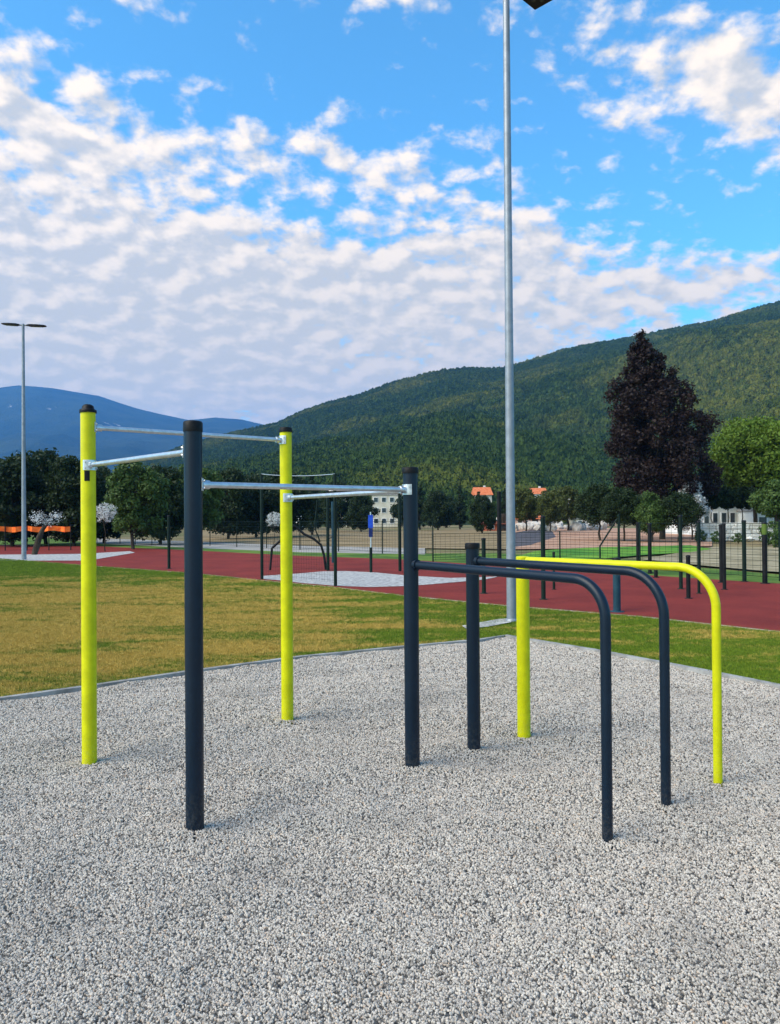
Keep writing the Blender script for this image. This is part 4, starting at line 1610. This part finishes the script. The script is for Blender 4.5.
# ------------------------------------------------------------------ world: sky with clouds
SUN_EL, SUN_AZ = R(42), R(-118)   # azimuth from +Y, clockwise positive (sun behind-left of the camera)
world = bpy.data.worlds.new('World')
scene.world = world
world.use_nodes = True
nt = NT(world.node_tree)
bg = world.node_tree.nodes['Background']
sky = nt.n('ShaderNodeTexSky', sky_type='NISHITA')
sky.sun_disc = False
sky.sun_elevation = SUN_EL
sky.sun_rotation = SUN_AZ
sky.air_density = 1.0
sky.dust_density = 0.6
sky.ozone_density = 2.0
tc = nt.n('ShaderNodeTexCoord')
dirv = tc.outputs['Generated']
sx = nt.n('ShaderNodeSeparateXYZ')
nt.l(dirv, sx.inputs[0])
X, Y, Z = sx.outputs
ay = nt.m('MAXIMUM', nt.m('ABSOLUTE', Y), .08)
U = nt.m('DIVIDE', X, ay)
V = nt.m('DIVIDE', Z, ay)


def gauss(px, py, rx, ry, amp, rot=0.0):
    u0, v0 = (px - 390) / F, (518 - py) / F
    du = nt.m('SUBTRACT', U, u0)
    dv = nt.m('SUBTRACT', V, v0)
    ca, sa = math.cos(R(rot)), math.sin(R(rot))
    a = nt.m('MULTIPLY', nt.m('ADD', nt.m('MULTIPLY', du, ca), nt.m('MULTIPLY', dv, sa)), F / rx)
    b2 = nt.m('MULTIPLY', nt.m('SUBTRACT', nt.m('MULTIPLY', dv, ca), nt.m('MULTIPLY', du, sa)), F / ry)
    r2 = nt.m('ADD', nt.m('MULTIPLY', a, a), nt.m('MULTIPLY', b2, b2))
    return nt.m('MULTIPLY', nt.m('EXPONENT', nt.m('MULTIPLY', r2, -1.0)), amp)


blobs = [(30, 110, 110, 60, .27, -20), (50, 275, 240, 100, .5, 0), (330, 290, 260, 55, .30, -4), (190, 140, 120, 30, .09, 0), (330, 150, 110, 24, .1, -12), (470, 205, 105, 40, .15, -20),
         (700, 70, 120, 50, .26, -18), (790, 110, 60, 60, .2, 0), (690, 285, 130, 22, .24, 8), (610, 200, 70, 24, .05, 0), (530, 265, 130, 40, .22, -6), (200, 385, 520, 70, .42, 0),
         (365, 215, 25, 9, .1, 0), (620, 150, 50, 25, .08, 0), (270, 70, 40, 14, .06, 0), (470, 5, 160, 25, .05, 0),
         (330, 60, 190, 50, -.12, 0), (690, 200, 120, 36, -.12, 0), (300, 215, 90, 18, -.1, 0)]
cov = None
for bl in blobs:
    g = gauss(*bl)
    cov = g if cov is None else nt.m('ADD', cov, g)
zz = nt.m('ADD', nt.m('MAXIMUM', Z, 0.0), .34)
cb_ = nt.n('ShaderNodeCombineXYZ')
nt.l(nt.m('DIVIDE', X, zz), cb_.inputs[0])
nt.l(nt.m('DIVIDE', nt.m('MULTIPLY', Y, 1.0), zz), cb_.inputs[1])
pv = cb_.outputs[0]
n1 = nt.noise(pv, 17, 9, .55, .1)
n2 = nt.noise(pv, 3.2, 4, .5, .2)
fld = nt.m('ADD', nt.m('ADD', nt.m('MULTIPLY', n1, 1.15), nt.m('MULTIPLY', n2, .3)), nt.m('MULTIPLY', cov, 1.0))
alpha = nt.sstep(fld, .74, 1.04)
# shading of the clouds: offset sample towards the sun gives lit and shaded sides
off = nt.n('ShaderNodeVectorMath', operation='MULTIPLY_ADD')
nt.l(pv, off.inputs[0])
off.inputs[1].default_value = (.975, .975, 1)
off.inputs[2].default_value = (-.02, 0, 0)
n3 = nt.noise(off.outputs[0], 17, 4, .5, .1)
n1b = nt.noise(pv, 17, 4, .5, .1)
lit = nt.sstep(nt.m('ADD', nt.m('SUBTRACT', n1b, n3), nt.m('MULTIPLY', nt.m('SUBTRACT', fld, .95), -.2)), -.18, .17)
low = nt.sstep(V, .46, .14)
shade_c = nt.mix(low, (.55, .55, .53, 1), (.62, .57, .45, 1))
lit_c = nt.mix(low, (1.04, .89, .70, 1), (.80, .69, .52, 1))
ccol = nt.mix(lit, shade_c, lit_c)
CS = 8.0
cc = nt.n('ShaderNodeVectorMath', operation='SCALE')
nt.l(ccol, cc.inputs[0])
cc.inputs['Scale'].default_value = CS
skc = nt.mix(1.0, sky.outputs[0], (.72, 1.6, 1.85, 1), 'MULTIPLY')
fin = nt.mix(nt.m('MULTIPLY', alpha, .96), skc, cc.outputs[0])
nt.l(fin, bg.inputs['Color'])
bg.inputs['Strength'].default_value = 0.1

sd = bpy.data.lights.new('sun', 'SUN')
sd.energy = 3.4
sd.angle = R(50)
sd.color = (1, .86, .68)
sun = bpy.data.objects.new('sun', sd)
C.objects.link(sun)
sv = Vector((math.sin(SUN_AZ) * math.cos(SUN_EL), math.cos(SUN_AZ) * math.cos(SUN_EL), math.sin(SUN_EL)))
sun.rotation_euler = sv.to_track_quat('Z', 'Y').to_euler()

# ------------------------------------------------------------------ air
HAZE = True
if HAZE:
    hz = MB().box((0, 3400, 490), (9800, 8400, 984))
    m = bpy.data.materials.new('haze')
    m.use_nodes = True
    m.node_tree.nodes.clear()
    nt = NT(m.node_tree)
    out = nt.n('ShaderNodeOutputMaterial')
    pvn = nt.n('ShaderNodeVolumePrincipled')
    pvn.inputs['Color'].default_value = (.13, .42, .95, 1)
    pvn.inputs['Density'].default_value = .00012
    pvn.inputs['Anisotropy'].default_value = .1
    nt.l(pvn.outputs[0], out.inputs['Volume'])
    o = hz.build('haze', m)
    tag(o, kind='stuff')
    o.display_type = 'WIRE'

# ------------------------------------------------------------------ render settings
vs_ = scene.view_settings
vs_.view_transform = 'Standard'
vs_.look = 'None'
vs_.exposure = 0.75
vs_.gamma = 1
vs_.use_curve_mapping = False
scene.cycles.use_denoising = True
scene.cycles.max_bounces = 6
scene.cycles.diffuse_bounces = 3
scene.cycles.glossy_bounces = 3
scene.cycles.transmission_bounces = 3
scene.cycles.volume_bounces = 1
scene.cycles.transparent_max_bounces = 8
